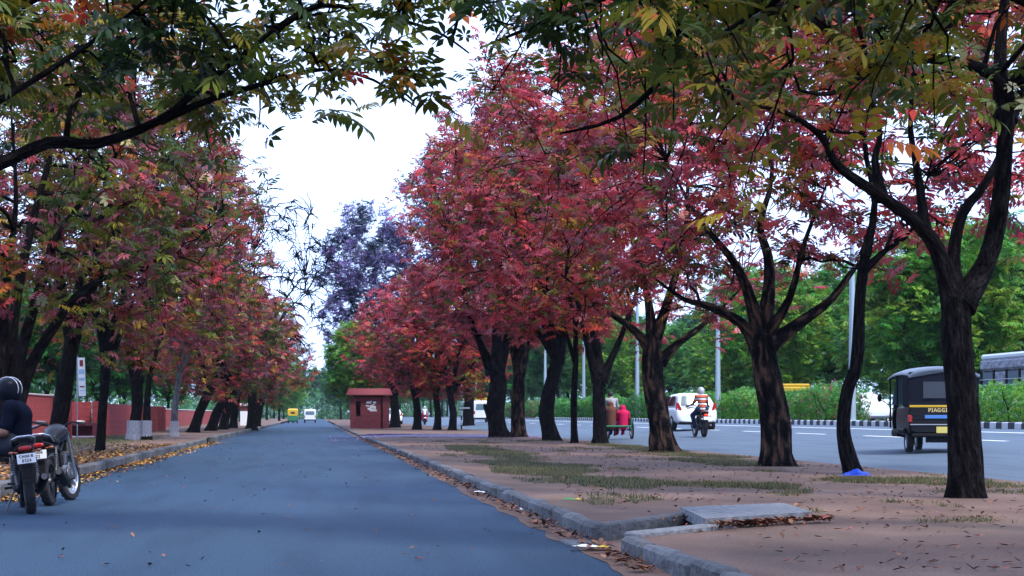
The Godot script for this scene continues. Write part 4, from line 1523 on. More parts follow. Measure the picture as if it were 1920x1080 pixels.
func three_wheeler(at: Vector3, heading: float) -> void:
	var t := thing("three_wheeler", "black passenger three wheeler with dark canvas hood on the main road", "three wheeler", at, heading)
	t.scale = Vector3(0.94, 0.97, 0.97)
	for s in [-1, 1]: wheel(t, Vector3(s * 0.58, 0.24, -0.62), 0.24, 0.14, 8, M.steel, "rear_wheel")
	wheel(t, Vector3(0, 0.24, -2.6), 0.24, 0.12, 8, M.steel, "front_wheel")
	var g := G.new()
	var secs := []
	for q in [[0.0, 0.66, 0.42, 0.98], [-0.04, 0.70, 0.38, 1.0], [-1.3, 0.72, 0.34, 0.98]]: secs.append(rounded(q[1], q[2], q[3], q[0], 0.25))
	g.loft(secs)
	put(g, "rear_body", M.black_paint, t)
	g = G.new()
	secs = []
	for q in [[-1.32, 0.70, 0.3, 0.5], [-2.1, 0.68, 0.3, 0.48]]: secs.append(rounded(q[1], q[2], q[3], q[0], 0.25))
	g.loft(secs)
	put(g, "floor_pan", M.black_plastic, t)
	g = G.new()
	secs = []
	for q in [[-2.1, 0.66, 0.34, 1.0], [-2.5, 0.6, 0.36, 0.98], [-2.85, 0.42, 0.4, 0.9], [-2.95, 0.25, 0.45, 0.8]]: secs.append(rounded(q[1], q[2], q[3], q[0], 0.5))
	g.loft(secs)
	put(g, "front_cowl", M.black_paint, t)
	g = G.new()
	patch(g, Vector3(-0.6, 1.0, -2.5), Vector3(0.6, 1.0, -2.5), Vector3(0.54, 1.58, -2.3), Vector3(-0.54, 1.58, -2.3), Vector3(0, 0.3, -0.95), 0.03)
	put(g, "windscreen", M.glass, t)
	# hood: ring of canvas over bows, curved roof
	g = G.new()
	secs = []
	for q in [[0.03, 0.0], [-0.02, 0.04], [-0.5, 0.07], [-1.3, 0.08], [-2.0, 0.05], [-2.35, 0.0]]:
		var row := []
		for k in 15:
			var u := k / 14.0 * 2.0 - 1.0
			row.append(Vector3(u * 0.72, 1.62 + q[1] + 0.10 * (1.0 - u * u) - 0.05 * pow(absf(u), 8.0), q[0]))
		for k in 15:
			var u := 1.0 - k / 14.0 * 2.0
			row.append(Vector3(u * 0.71, 1.59 + q[1] + 0.10 * (1.0 - u * u) - 0.05 * pow(absf(u), 8.0), q[0]))
		secs.append(row)
	g.loft(secs)
	put(g, "canvas_roof", M.canvas_pale, t)
	g = G.new()
	patch(g, Vector3(-0.69, 0.98, -0.01), Vector3(0.69, 0.98, -0.01), Vector3(0.70, 1.66, 0.0), Vector3(-0.70, 1.66, 0.0), Vector3(0, 0, 1), 0.03)
	put(g, "rear_curtain", M.canvas, t)
	g = G.new()
	patch(g, Vector3(-0.42, 1.12, 0.028), Vector3(0.42, 1.12, 0.028), Vector3(0.42, 1.46, 0.03), Vector3(-0.42, 1.46, 0.03), Vector3(0, 0, 1), 0.015)
	put(g, "rear_window", M.dark_glass, t)
	for s in [-1, 1]:
		g = G.new()
		secs = []
		for k in 9:
			var z := -0.01 - 0.085 * k
			var w := 0.70 + 0.02 * sin(k * 2.2)
			secs.append([Vector3(s * w, 0.95, z), Vector3(s * (w + 0.01), 1.3, z), Vector3(s * w, 1.63, z), Vector3(s * (w - 0.02), 1.63, z), Vector3(s * (w - 0.02), 0.95, z)])
		g.loft(secs)
		put(g, "side_curtain", M.canvas, t)
		g = G.new()
		for z in [-1.35, -2.2]: g.tube([Vector3(s * 0.68, 0.5, z), Vector3(s * 0.69, 1.62, z)], [0.02, 0.02], 8)
		put(g, "hood_bow", M.black_plastic, t)
		g = G.new()
		g.box(Vector3(s * 0.665, 0.7, -0.04), Vector3(0.09, 0.16, 0.1), Basis(), 0.02)
		put(g, "tail_lamp", M.red_lens, t)
		g = G.new()
		g.box(Vector3(s * 0.7, 0.45, -0.62), Vector3(0.12, 0.1, 0.66), Basis(), 0.04)
		put(g, "mudguard", M.black_plastic, t)
	g = G.new()
	g.tube([Vector3(-0.70, 1.0, -2.3), Vector3(-0.86, 1.1, -2.3)], [0.01, 0.01], 6)
	g.ell(Vector3(-0.9, 1.15, -2.3), Vector3(0.05, 0.09, 0.02), Basis(), 8, 12)
	put(g, "mirror", M.black_plastic, t)
	g = G.new()
	g.box(Vector3(0, 0.955, 0.012), Vector3(1.38, 0.045, 0.02), Basis(), 0.006)
	put(g, "yellow_stripe", M.yellow_paint, t)
	g = G.new()
	for k in 3: g.box(Vector3(0, 0.62 + k * 0.075, 0.006), Vector3(1.3, 0.02, 0.016), Basis(), 0.005)
	put(g, "ridges", M.black_plastic, t)
	lettering(t, "PIAGGIO", Vector3(-0.08, 0.875, 0.014), 0.085, M.gold)
	g = G.new()
	g.box(Vector3(-0.02, 0.74, 0.016), Vector3(0.72, 0.07, 0.006), Basis(), 0.002)
	put(g, "blue_sticker", M.blue_print, t)
	g = G.new()
	g.box(Vector3(0, 0.58, 0.014), Vector3(1.36, 0.02, 0.02), Basis(), 0.004)
	put(g, "trim_line", M.steel, t)
	g = G.new()
	g.box(Vector3(0, 0.36, 0.03), Vector3(1.3, 0.07, 0.06), Basis(), 0.015)
	g.box(Vector3(0, 0.28, -0.05), Vector3(0.7, 0.14, 0.06), Basis(), 0.01)
	put(g, "bumper", M.black_plastic, t)
	g = G.new()
	g.box(Vector3(-0.04, 0.47, 0.02), Vector3(0.22, 0.13, 0.012), Basis(), 0.003)
	put(g, "number_plate", M.plate_yellow, t)

func auto_rickshaw(at: Vector3) -> void:
	var t := thing("auto_rickshaw", "yellow and green auto rickshaw driving away on the near road", "auto rickshaw", at)
	for s in [-1, 1]: wheel(t, Vector3(s * 0.52, 0.2, -0.5), 0.2, 0.12, 6, M.steel, "rear_wheel")
	wheel(t, Vector3(0, 0.2, -2.2), 0.2, 0.12, 6, M.steel, "front_wheel")
	var g := G.new()
	var secs := []
	for q in [[0.0, 0.6, 0.3, 0.9], [-1.0, 0.65, 0.26, 0.9], [-1.9, 0.55, 0.3, 0.9], [-2.4, 0.25, 0.4, 0.8]]: secs.append(rounded(q[1], q[2], q[3], q[0], 0.35))
	g.loft(secs)
	put(g, "body", M.green_paint, t)
	g = G.new()
	secs = []
	for q in [[0.02, 0.58, 0.9, 1.6], [-0.1, 0.62, 0.9, 1.72], [-1.2, 0.64, 0.9, 1.76], [-1.9, 0.5, 0.9, 1.65]]: secs.append(rounded(q[1], q[2], q[3], q[0], 0.35))
	g.loft(secs)
	put(g, "hood", M.yellow_paint, t)
	g = G.new()
	g.box(Vector3(0, 1.25, 0.022), Vector3(0.5, 0.22, 0.02), Basis(), 0.005)
	put(g, "rear_window", M.dark_glass, t)
	g = G.new()
	g.box(Vector3(0, 0.26, 0.02), Vector3(1.2, 0.12, 0.08), Basis(), 0.02)
	put(g, "bumper", M.black_plastic, t)
	for s in [-1, 1]:
		g = G.new()
		g.box(Vector3(s * 0.48, 0.62, 0.015), Vector3(0.14, 0.12, 0.03), Basis(), 0.01)
		put(g, "tail_lamp", M.red_lens, t)

func van(called: String, label: String, at: Vector3, heading: float, w: float, h: float, l: float, sign_m: Material = null) -> void:
	var t := thing(called, label, "van", at, heading)
	for s in [-1, 1]:
		for z in [-0.6, -l + 0.7]: wheel(t, Vector3(s * (w - 0.1), 0.3, z), 0.3, 0.18, 6, M.steel)
	var g := G.new()
	var secs := []
	for q in [[0.0, 0.9, 0.34, 0.92], [-0.1, 0.98, 0.3, 1.0], [-l * 0.8, 0.98, 0.3, 1.0], [-l, 0.85, 0.36, 0.7]]: secs.append(rounded(w * q[1], q[2], h * q[3], q[0], 0.3))
	g.loft(secs)
	put(g, "body", M.white_car, t)
	g = G.new()
	patch(g, Vector3(-w * 0.74, h * 0.58, 0.02), Vector3(w * 0.74, h * 0.58, 0.02), Vector3(w * 0.68, h * 0.84, 0.0), Vector3(-w * 0.68, h * 0.84, 0.0), Vector3(0, 0, 1), 0.02)
	put(g, "rear_window", M.glass, t)
	g = G.new()
	g.box(Vector3(0, 0.36, 0.03), Vector3(w * 1.8, 0.14, 0.1), Basis(), 0.03)
	put(g, "bumper", M.black_plastic, t)
	for s in [-1, 1]:
		g = G.new()
		g.box(Vector3(s * w * 0.84, h * 0.45, -0.02), Vector3(0.12, 0.3, 0.05), Basis(), 0.015)
		put(g, "tail_lamp", M.red_lens, t)
		g = G.new()
		g.box(Vector3(s * w * 0.975, h * 0.72, -l * 0.45), Vector3(0.02, h * 0.2, l * 0.6), Basis(), 0.004)
		put(g, "side_window", M.dark_glass, t)
	if sign_m:
		g = G.new()
		g.box(Vector3(0, h + 0.14, -l * 0.3), Vector3(w * 1.2, 0.24, 0.3), Basis(), 0.05)
		put(g, "roof_sign", sign_m, t)

func bus(label: String, at: Vector3, heading: float, paint: Material, lower: Material, rows: int, l: float, size := 1.0) -> void:
	var t := thing("bus", label, "bus", at, heading)
	t.scale = Vector3.ONE * size
	var g := G.new()
	g.box(Vector3(0, 0.9, -l * 0.5), Vector3(2.4, 1.1, l), Basis(), 0.08)
	put(g, "lower_body", paint, t)
	g = G.new()
	g.box(Vector3(0, 1.85, -l * 0.5), Vector3(2.3, 0.82, l - 0.1), Basis(), 0.05)
	put(g, "window_band", M.dark_glass, t)
	g = G.new()
	g.box(Vector3(0, 2.48, -l * 0.5), Vector3(2.42, 0.46, l), Basis(), 0.1)
	put(g, "upper_body", lower, t)
	g = G.new()
	g.box(Vector3(0, 2.8, -l * 0.5), Vector3(2.36, 0.24, l - 0.1), Basis(), 0.1)
	put(g, "roof", paint, t)
	for s in [-1, 1]:
		for k in rows + 1:
			g = G.new()
			g.box(Vector3(s * 1.17, 1.85, -0.12 - (l - 0.24) * k / rows), Vector3(0.06, 0.84, 0.09), Basis(), 0.01)
			put(g, "window_post", M.black_plastic, t)
		for k in rows:
			g = G.new()
			g.box(Vector3(s * 1.152, 1.87, -0.12 - (l - 0.24) * (k + 0.5) / rows), Vector3(0.012, 0.66, (l - 0.24) / rows - 0.2), Basis(), 0.003)
			put(g, "pane", M.glass if k % 2 else M.bus_dirty, t)
		for y in [1.68, 1.9]:
			g = G.new()
			g.tube([Vector3(s * 1.21, y, -0.1), Vector3(s * 1.21, y, -l + 0.1)], [0.014, 0.014], 6)
			put(g, "window_rail", M.steel, t)
		for z in [-1.8, -l + 1.8]: wheel(t, Vector3(s * 1.05, 0.45, z), 0.45, 0.26, 8, M.steel)

# ---------- people ----------
# pose: joints by name; returns skin bones
func figure(j: Dictionary, k := 1.0) -> Dictionary:
	var torso := [[j.hip, j.waist, 0.135 * k, 0.125 * k], [j.waist, j.chest, 0.125 * k, 0.15 * k], [j.chest, j.neck, 0.13 * k, 0.06 * k], [j.shl, j.shr, 0.065 * k, 0.065 * k], [j.chest, j.shl, 0.09, 0.065], [j.chest, j.shr, 0.09, 0.065], [j.hl, j.hr, 0.1 * k, 0.1 * k]]
	var arms := [[j.shl, j.ell, 0.055, 0.042], [j.ell, j.wrl, 0.042, 0.028], [j.shr, j.elr, 0.055, 0.042], [j.elr, j.wrr, 0.042, 0.028]]
	var sleeves := [[j.shl, j.shl.lerp(j.ell, 0.72), 0.068, 0.066], [j.shr, j.shr.lerp(j.elr, 0.72), 0.068, 0.066]]
	var legs := [[j.hl, j.knl, 0.088, 0.062], [j.knl, j.anl, 0.06, 0.042], [j.hr, j.knr, 0.088, 0.062], [j.knr, j.anr, 0.06, 0.042]]
	var feet := [[j.anl, j.tol, 0.042, 0.032], [j.anr, j.tor, 0.042, 0.032]]
	var head := [[j.neck, j.head, 0.055, 0.06], [j.head + Vector3(0, 0.02, 0), j.head + Vector3(0, 0.05, 0), 0.088, 0.09]]
	var hands := []
	for s in [["wrl", "ell"], ["wrr", "elr"]]:
		var w: Vector3 = j[s[0]]
		var dir: Vector3 = (w - j[s[1]]).normalized()
		var across := dir.cross(Vector3.UP).normalized()
		var palm := w + dir * 0.075
		hands.append([w, palm, 0.028, 0.032])
		for f in 4:
			var root := palm + across * (f - 1.5) * 0.018
			var kn := root + dir * (0.035 + 0.006 * (1.5 - absf(f - 1.5)))
			hands.append([root, kn, 0.010, 0.009])
			hands.append([kn, kn + (dir + Vector3.DOWN * 0.9).normalized() * 0.035, 0.009, 0.008])
		hands.append([w + dir * 0.03 + across * 0.025, w + dir * 0.07 + across * 0.055 + Vector3.DOWN * 0.02, 0.011, 0.009])
	return {"torso": torso, "arms": arms, "sleeves": sleeves, "legs": legs, "feet": feet, "head": head, "hands": hands}

func grown(bones: Array, by: float) -> Array:
	var out := []
	for b in bones: out.append([b[0], b[1], b[2] + by, b[3] + by])
	return out

func person(label: String, at: Vector3, turn: float, j: Dictionary, shirt: Material, trousers: Material, cell: float, long_sleeves := false) -> Node3D:
	var t := thing("person", label, "person", at, turn)
	var f := figure(j, 0.84)
	var g := G.new()
	skin(g, f.torso + f.arms + f.legs + f.feet + f.head, cell, 0.03)
	skin(g, f.hands, minf(cell * 0.5, 0.006), 0.008)
	# face: nose, ears
	var h: Vector3 = j.head
	var fw: Vector3 = j.face
	var sd := fw.cross(Vector3.UP).normalized()
	g.ell(h + fw * 0.1 + Vector3(0, 0.01, 0), Vector3(0.015, 0.025, 0.018), Basis(), 6, 8)
	for s in [-1, 1]: g.ell(h + sd * s * 0.09 + Vector3(0, 0.015, 0), Vector3(0.014, 0.032, 0.02), Basis(), 6, 8)
	put(g, "body", M.skin_tone, t)
	g = G.new()
	skin(g, grown(f.torso, 0.016) + (grown(f.arms, 0.014) if long_sleeves else f.sleeves), cell, 0.035)
	put(g, "shirt", shirt, t)
	g = G.new()
	skin(g, grown(f.legs, 0.016) + [[j.hl, j.hr, 0.122, 0.122]], cell, 0.035)
	put(g, "trousers", trousers, t)
	g = G.new()
	skin(g, grown(f.feet, 0.01), minf(cell, 0.012), 0.02)
	put(g, "shoes", M.black_plastic, t)
	return t

func helmet(t: Node3D, h: Vector3, fw: Vector3, m: Material, stripes: bool) -> void:
	var yaw := atan2(-fw.x, -fw.z)
	var b := Basis(Vector3.UP, yaw)
	var n := Node3D.new()
	n.name = "helmet"
	t.add_child(n, true)
	n.position = h + Vector3(0, 0.045, 0)
	n.basis = b.scaled(Vector3.ONE * 0.9)
	var g := G.new()
	g.lathe([Vector2(0.105, -0.13), Vector2(0.125, -0.11), Vector2(0.138, -0.05), Vector2(0.142, 0.0), Vector2(0.134, 0.05), Vector2(0.112, 0.092), Vector2(0.075, 0.12), Vector2(0.035, 0.134), Vector2(0.0, 0.137)], Transform3D(Basis().scaled(Vector3(0.95, 1, 1.12)), Vector3.ZERO), 28)
	put(g, "shell", m, n)
	g = G.new()
	var secs := []
	for k in 13:
		var a := deg_to_rad(-62.0 + 124.0 * k / 12.0)
		var o := Vector3(sin(a) * 0.95, 0, -cos(a) * 1.12)
		secs.append([o * 0.140 + Vector3(0, 0.045, 0), o * 0.149 + Vector3(0, 0.0, 0), o * 0.143 + Vector3(0, -0.06, 0), o * 0.136 + Vector3(0, -0.06, 0), o * 0.134 + Vector3(0, 0.045, 0)])
	g.loft(secs)
	put(g, "visor", M.dark_glass, n)
	if stripes:
		for x in [-0.035, 0.035]:
			g = G.new()
			var path := []
			for k in 13:
				var a := deg_to_rad(-20.0 + 150.0 * k / 12.0)
				path.append(Vector3(x, sin(a) * 0.136, cos(a) * 0.160))
			g.tube(path, taper(13, 0.006, 0.006), 6)
			put(g, "stripe", M.helmet_silver, n)

func build_traffic() -> void:
	rng.seed = 44
	var bank := func(l): return 0.1 + 0.047 * (l - 9.4)
	# parked motorcycles and the man sitting sideways on the nearer one
	var m1 := motorcycle("black motorcycle parked nearest, white plate reading CH04 8124, rider seated on it", Vector3(-2.87, 0.0, -16.2), deg_to_rad(14), deg_to_rad(7), ["CH04 B", "8124"], false)
	motorcycle("second black motorcycle parked just beyond the first, no one on it", Vector3(-2.92, 0.0, -17.65), deg_to_rad(-3), deg_to_rad(6), ["CH04", "72"], false, deg_to_rad(-14))
	var sit := {"hip": Vector3(0.0, 0.86, 0.0), "waist": Vector3(0.04, 1.0, 0), "chest": Vector3(0.03, 1.17, 0), "neck": Vector3(-0.02, 1.32, 0), "head": Vector3(-0.07, 1.4, 0), "face": Vector3(-0.9, -0.05, -0.42).normalized(),
		"shl": Vector3(-0.01, 1.25, 0.17), "shr": Vector3(-0.01, 1.25, -0.17), "ell": Vector3(-0.08, 1.0, 0.22), "elr": Vector3(-0.1, 1.0, -0.2), "wrl": Vector3(-0.32, 0.95, 0.13), "wrr": Vector3(-0.33, 0.95, -0.08),
		"hl": Vector3(-0.03, 0.87, 0.1), "hr": Vector3(-0.03, 0.87, -0.1), "knl": Vector3(-0.47, 0.84, 0.14), "knr": Vector3(-0.48, 0.82, -0.08), "anl": Vector3(-0.55, 0.42, 0.14), "anr": Vector3(-0.66, 0.44, -0.06), "tol": Vector3(-0.68, 0.38, 0.14), "tor": Vector3(-0.79, 0.39, -0.06)}
	for key in sit:
		if key != "face": sit[key] = sit[key] + Vector3(0, -0.16, 0)
	# feet reach down to the kerb side
	sit.anl = Vector3(-0.52, 0.1, 0.16)
	sit.tol = Vector3(-0.66, 0.045, 0.16)
	sit.anr = Vector3(-0.58, 0.1, -0.1)
	sit.tor = Vector3(-0.72, 0.045, -0.1)
	var p1 := person("man in dark t-shirt and black helmet sitting sideways on the nearer motorcycle", Vector3(-3.07, -0.02, -16.42), 0.0, sit, M.navy_cloth, M.grey_trousers, 0.014)
	helmet(p1, sit.head, sit.face, M.helmet_black, true)
	# main road
	three_wheeler(Vector3(12.5, bank.call(12.5), -31.8), deg_to_rad(-10))
	hatchback("white hatchback car driving away behind the motorcyclist", Vector3(15.3, bank.call(15.3), -64.0), deg_to_rad(2))
	var mp := Vector3(12.95, bank.call(12.95), -53.2)
	motorcycle("small black motorcycle ridden by the man in a striped shirt", mp, 0.0, 0.0, [], true)
	var ride := {"hip": Vector3(0, 0.93, -0.28), "waist": Vector3(0, 1.08, -0.32), "chest": Vector3(0, 1.26, -0.38), "neck": Vector3(0, 1.42, -0.42), "head": Vector3(0, 1.5, -0.45), "face": Vector3(0, 0, -1),
		"shl": Vector3(-0.15, 1.34, -0.4), "shr": Vector3(0.15, 1.34, -0.4), "ell": Vector3(-0.23, 1.12, -0.5), "elr": Vector3(0.23, 1.12, -0.5), "wrl": Vector3(-0.33, 1.04, -0.82), "wrr": Vector3(0.33, 1.04, -0.82),
		"hl": Vector3(-0.1, 0.92, -0.3), "hr": Vector3(0.1, 0.92, -0.3), "knl": Vector3(-0.22, 0.72, -0.68), "knr": Vector3(0.22, 0.72, -0.68), "anl": Vector3(-0.2, 0.36, -0.5), "anr": Vector3(0.2, 0.36, -0.5), "tol": Vector3(-0.2, 0.32, -0.66), "tor": Vector3(0.2, 0.32, -0.66)}
	var p2 := person("motorcyclist in orange and white striped shirt and silver helmet", mp, 0.0, ride, M.orange_cloth, M.jeans, 0.02)
	helmet(p2, ride.head, ride.face, M.helmet_silver, false)
	# the shirt's knitted bands, dyed into the cloth by height
	var fg := figure(ride, 0.84)
	var sg := G.new()
	skin(sg, grown(fg.torso, 0.018) + fg.sleeves, 0.013, 0.035)
	for k in sg.v.size():
		var band := fposmod(sg.v[k].y - 0.92, 0.16) / 0.16
		sg.c[k] = Color(0.62, 0.62, 0.64) if band < 0.3 else (Color(0.02, 0.018, 0.02) if band < 0.5 else Color(0.45, 0.09, 0.035))
	var old := p2.get_node("shirt")
	p2.remove_child(old)
	old.free()
	put(sg, "shirt", M.dyed_cloth, p2)
	# cycle rickshaw
	var rk := Vector3(10.45, bank.call(10.45), -55.0)
	var t := thing("cycle_rickshaw", "cycle rickshaw with a flat dark bench seen from behind", "rickshaw", rk)
	for s in [-1, 1]: wheel(t, Vector3(s * 0.52, 0.33, -0.35), 0.33, 0.05, 28, M.steel, "rear_wheel")
	wheel(t, Vector3(0, 0.33, -1.95), 0.33, 0.05, 28, M.steel, "front_wheel")
	var g := G.new()
	g.box(Vector3(0, 0.46, -0.35), Vector3(0.92, 0.06, 0.62), Basis(), 0.015)
	put(g, "bench", M.green_paint, t)
	g = G.new()
	g.tube([Vector3(-0.52, 0.33, -0.35), Vector3(0.52, 0.33, -0.35)], [0.02, 0.02], 8)
	g.tube([Vector3(-0.4, 0.44, -0.1), Vector3(-0.4, 0.32, -0.35), Vector3(-0.4, 0.44, -0.6)], [0.014, 0.014, 0.014], 6)
	g.tube([Vector3(0.4, 0.44, -0.1), Vector3(0.4, 0.32, -0.35), Vector3(0.4, 0.44, -0.6)], [0.014, 0.014, 0.014], 6)
	g.tube([Vector3(0, 0.34, -0.35), Vector3(0, 0.36, -1.1), Vector3(0, 0.86, -1.3)], [0.018, 0.018, 0.018], 8)
	g.tube([Vector3(0, 0.36, -1.1), Vector3(0, 0.8, -1.72), Vector3(0, 0.33, -1.95)], [0.018, 0.018, 0.016], 8)
	g.tube([Vector3(-0.28, 1.0, -1.6), Vector3(0, 0.98, -1.72), Vector3(0.28, 1.0, -1.6)], [0.012, 0.012, 0.012], 8)
	put(g, "frame", M.black_plastic, t)
	for s in [-1, 1]:
		g = G.new()
		g.box(Vector3(s * 0.45, 0.62, -0.35), Vector3(0.04, 0.28, 0.6), Basis(), 0.015)
		put(g, "side_panel", M.green_paint, t)
	g = G.new()
	g.ell(Vector3(0, 0.9, -1.28), Vector3(0.1, 0.035, 0.13), Basis(), 8, 12)
	put(g, "saddle", M.rubber, t)
	for q in [[-0.22, M.brown_cloth, M.blue_cloth, "seated rickshaw passenger in a brown shawl, half behind the trunk", 0.12], [0.2, M.pink_cloth, M.pink_cloth, "rickshaw passenger wrapped in a bright pink shawl, seen from behind", 0.0]]:
		var pj := {"hip": Vector3(0, 0.12, 0), "waist": Vector3(0, 0.28, 0.02), "chest": Vector3(0, 0.45, 0.03), "neck": Vector3(0, 0.55, 0.01), "head": Vector3(0, 0.62, -0.01), "face": Vector3(0, 0, -1),
			"shl": Vector3(-0.15, 0.5, 0.02), "shr": Vector3(0.15, 0.5, 0.02), "ell": Vector3(-0.22, 0.3, -0.05), "elr": Vector3(0.22, 0.3, -0.05), "wrl": Vector3(-0.1, 0.22, -0.25), "wrr": Vector3(0.1, 0.22, -0.25),
			"hl": Vector3(-0.09, 0.12, 0), "hr": Vector3(0.09, 0.12, 0), "knl": Vector3(-0.1, 0.12, -0.42), "knr": Vector3(0.1, 0.12, -0.42), "anl": Vector3(-0.1, -0.2, -0.5), "anr": Vector3(0.1, -0.2, -0.5), "tol": Vector3(-0.1, -0.24, -0.65), "tor": Vector3(0.1, -0.24, -0.65)}
		for key in pj:
			if key != "face" and pj[key].y > 0.2: pj[key] = pj[key] + Vector3(0, q[4], 0)
		var pp := person(q[3], rk + Vector3(q[0], 0.42, -0.3), 0.0, pj, q[1], q[2], 0.02, true)
		g = G.new()
		skin(g, [[pj.head, pj.head + Vector3(0, 0.05, 0.01), 0.112, 0.108], [pj.head, pj.chest + Vector3(0, 0, 0.03), 0.085, 0.13], [pj.shl, pj.shr, 0.08, 0.08], [pj.chest + Vector3(0, 0, 0.04), pj.hip + Vector3(0, -0.04, 0.06), 0.16, 0.17], [pj.shl, pj.ell, 0.075, 0.065], [pj.shr, pj.elr, 0.075, 0.065]], 0.02, 0.04)
		put(g, "shawl", q[1], pp)
	var pull := {"hip": Vector3(0, 0.98, 0), "waist": Vector3(0, 1.12, -0.06), "chest": Vector3(0, 1.3, -0.16), "neck": Vector3(0, 1.44, -0.24), "head": Vector3(-0.02, 1.53, -0.29), "face": Vector3(0, 0, -1),
		"shl": Vector3(-0.155, 1.37, -0.2), "shr": Vector3(0.155, 1.37, -0.2), "ell": Vector3(-0.23, 1.15, -0.26), "elr": Vector3(0.23, 1.15, -0.26), "wrl": Vector3(-0.26, 1.04, -0.36), "wrr": Vector3(0.26, 1.04, -0.36),
		"hl": Vector3(-0.1, 0.96, 0), "hr": Vector3(0.1, 0.96, 0), "knl": Vector3(-0.12, 0.72, -0.36), "knr": Vector3(0.12, 0.6, -0.3), "anl": Vector3(-0.12, 0.36, -0.16), "anr": Vector3(0.12, 0.2, -0.08), "tol": Vector3(-0.12, 0.3, -0.3), "tor": Vector3(0.12, 0.15, -0.22)}
	var p5 := person("rickshaw puller in a pale grey shirt, pedalling with his back turned", rk + Vector3(0.02, 0, -1.27), 0.0, pull, M.grey_cloth, M.grey_trousers, 0.02, true)
	g = G.new()
	g.ell(pull.head + Vector3(0, 0.055, 0.015), Vector3(0.1, 0.1, 0.105), Basis(), 10, 14)
	put(g, "hair", M.hair, p5)
	# far traffic
	auto_rickshaw(Vector3(-2.6, 0, -190.0))
	van("van", "white van driving away on the near road ahead of the auto rickshaw", Vector3(-0.6, 0, -205.0), 0.0, 0.78, 1.75, 3.3)
	van("van", "white van with a yellow roof sign far off on the main road", Vector3(14.4, bank.call(14.4), -137.0), deg_to_rad(3), 0.85, 1.9, 3.6, M.yellow_paint)
	hatchback("white car waiting half hidden right of the kiosk", Vector3(7.4, 0.1, -150.0), 0.0)
	hatchback("white car seen through the grass gap in the hedge", Vector3(26.6, 0.58, -79.4), deg_to_rad(180))
	hatchback("white car mostly hidden by the hedge behind the rickshaw", Vector3(26.8, 0.58, -137.0), deg_to_rad(180))
	bus("pale grey bus with dirty upper side and barred windows beyond the hedge", Vector3(28.0, 0.5, -55.0), deg_to_rad(0), M.bus_white, M.bus_dirty, 8, 9.5)
	bus("yellow bus partly hidden behind the flowering hedge", Vector3(31.2, 0.58, -104.0), deg_to_rad(-2), M.yellow_paint, M.yellow_paint, 7, 7.5, 0.84)
	# scooter rider near the forked far trees
	var sp := Vector3(10.0, bank.call(10.0), -145.0)
	motorcycle("distant motorcycle seen between the forked far trees", sp, 0.0, 0.0, [], false)
	var far_ride := ride.duplicate()
	var p6 := person("distant rider in pale pink seen between the forked far trees", sp, 0.0, far_ride, M.white_cloth, M.pink_cloth, 0.03, true)
	helmet(p6, ride.head, ride.face, M.helmet_silver, false)

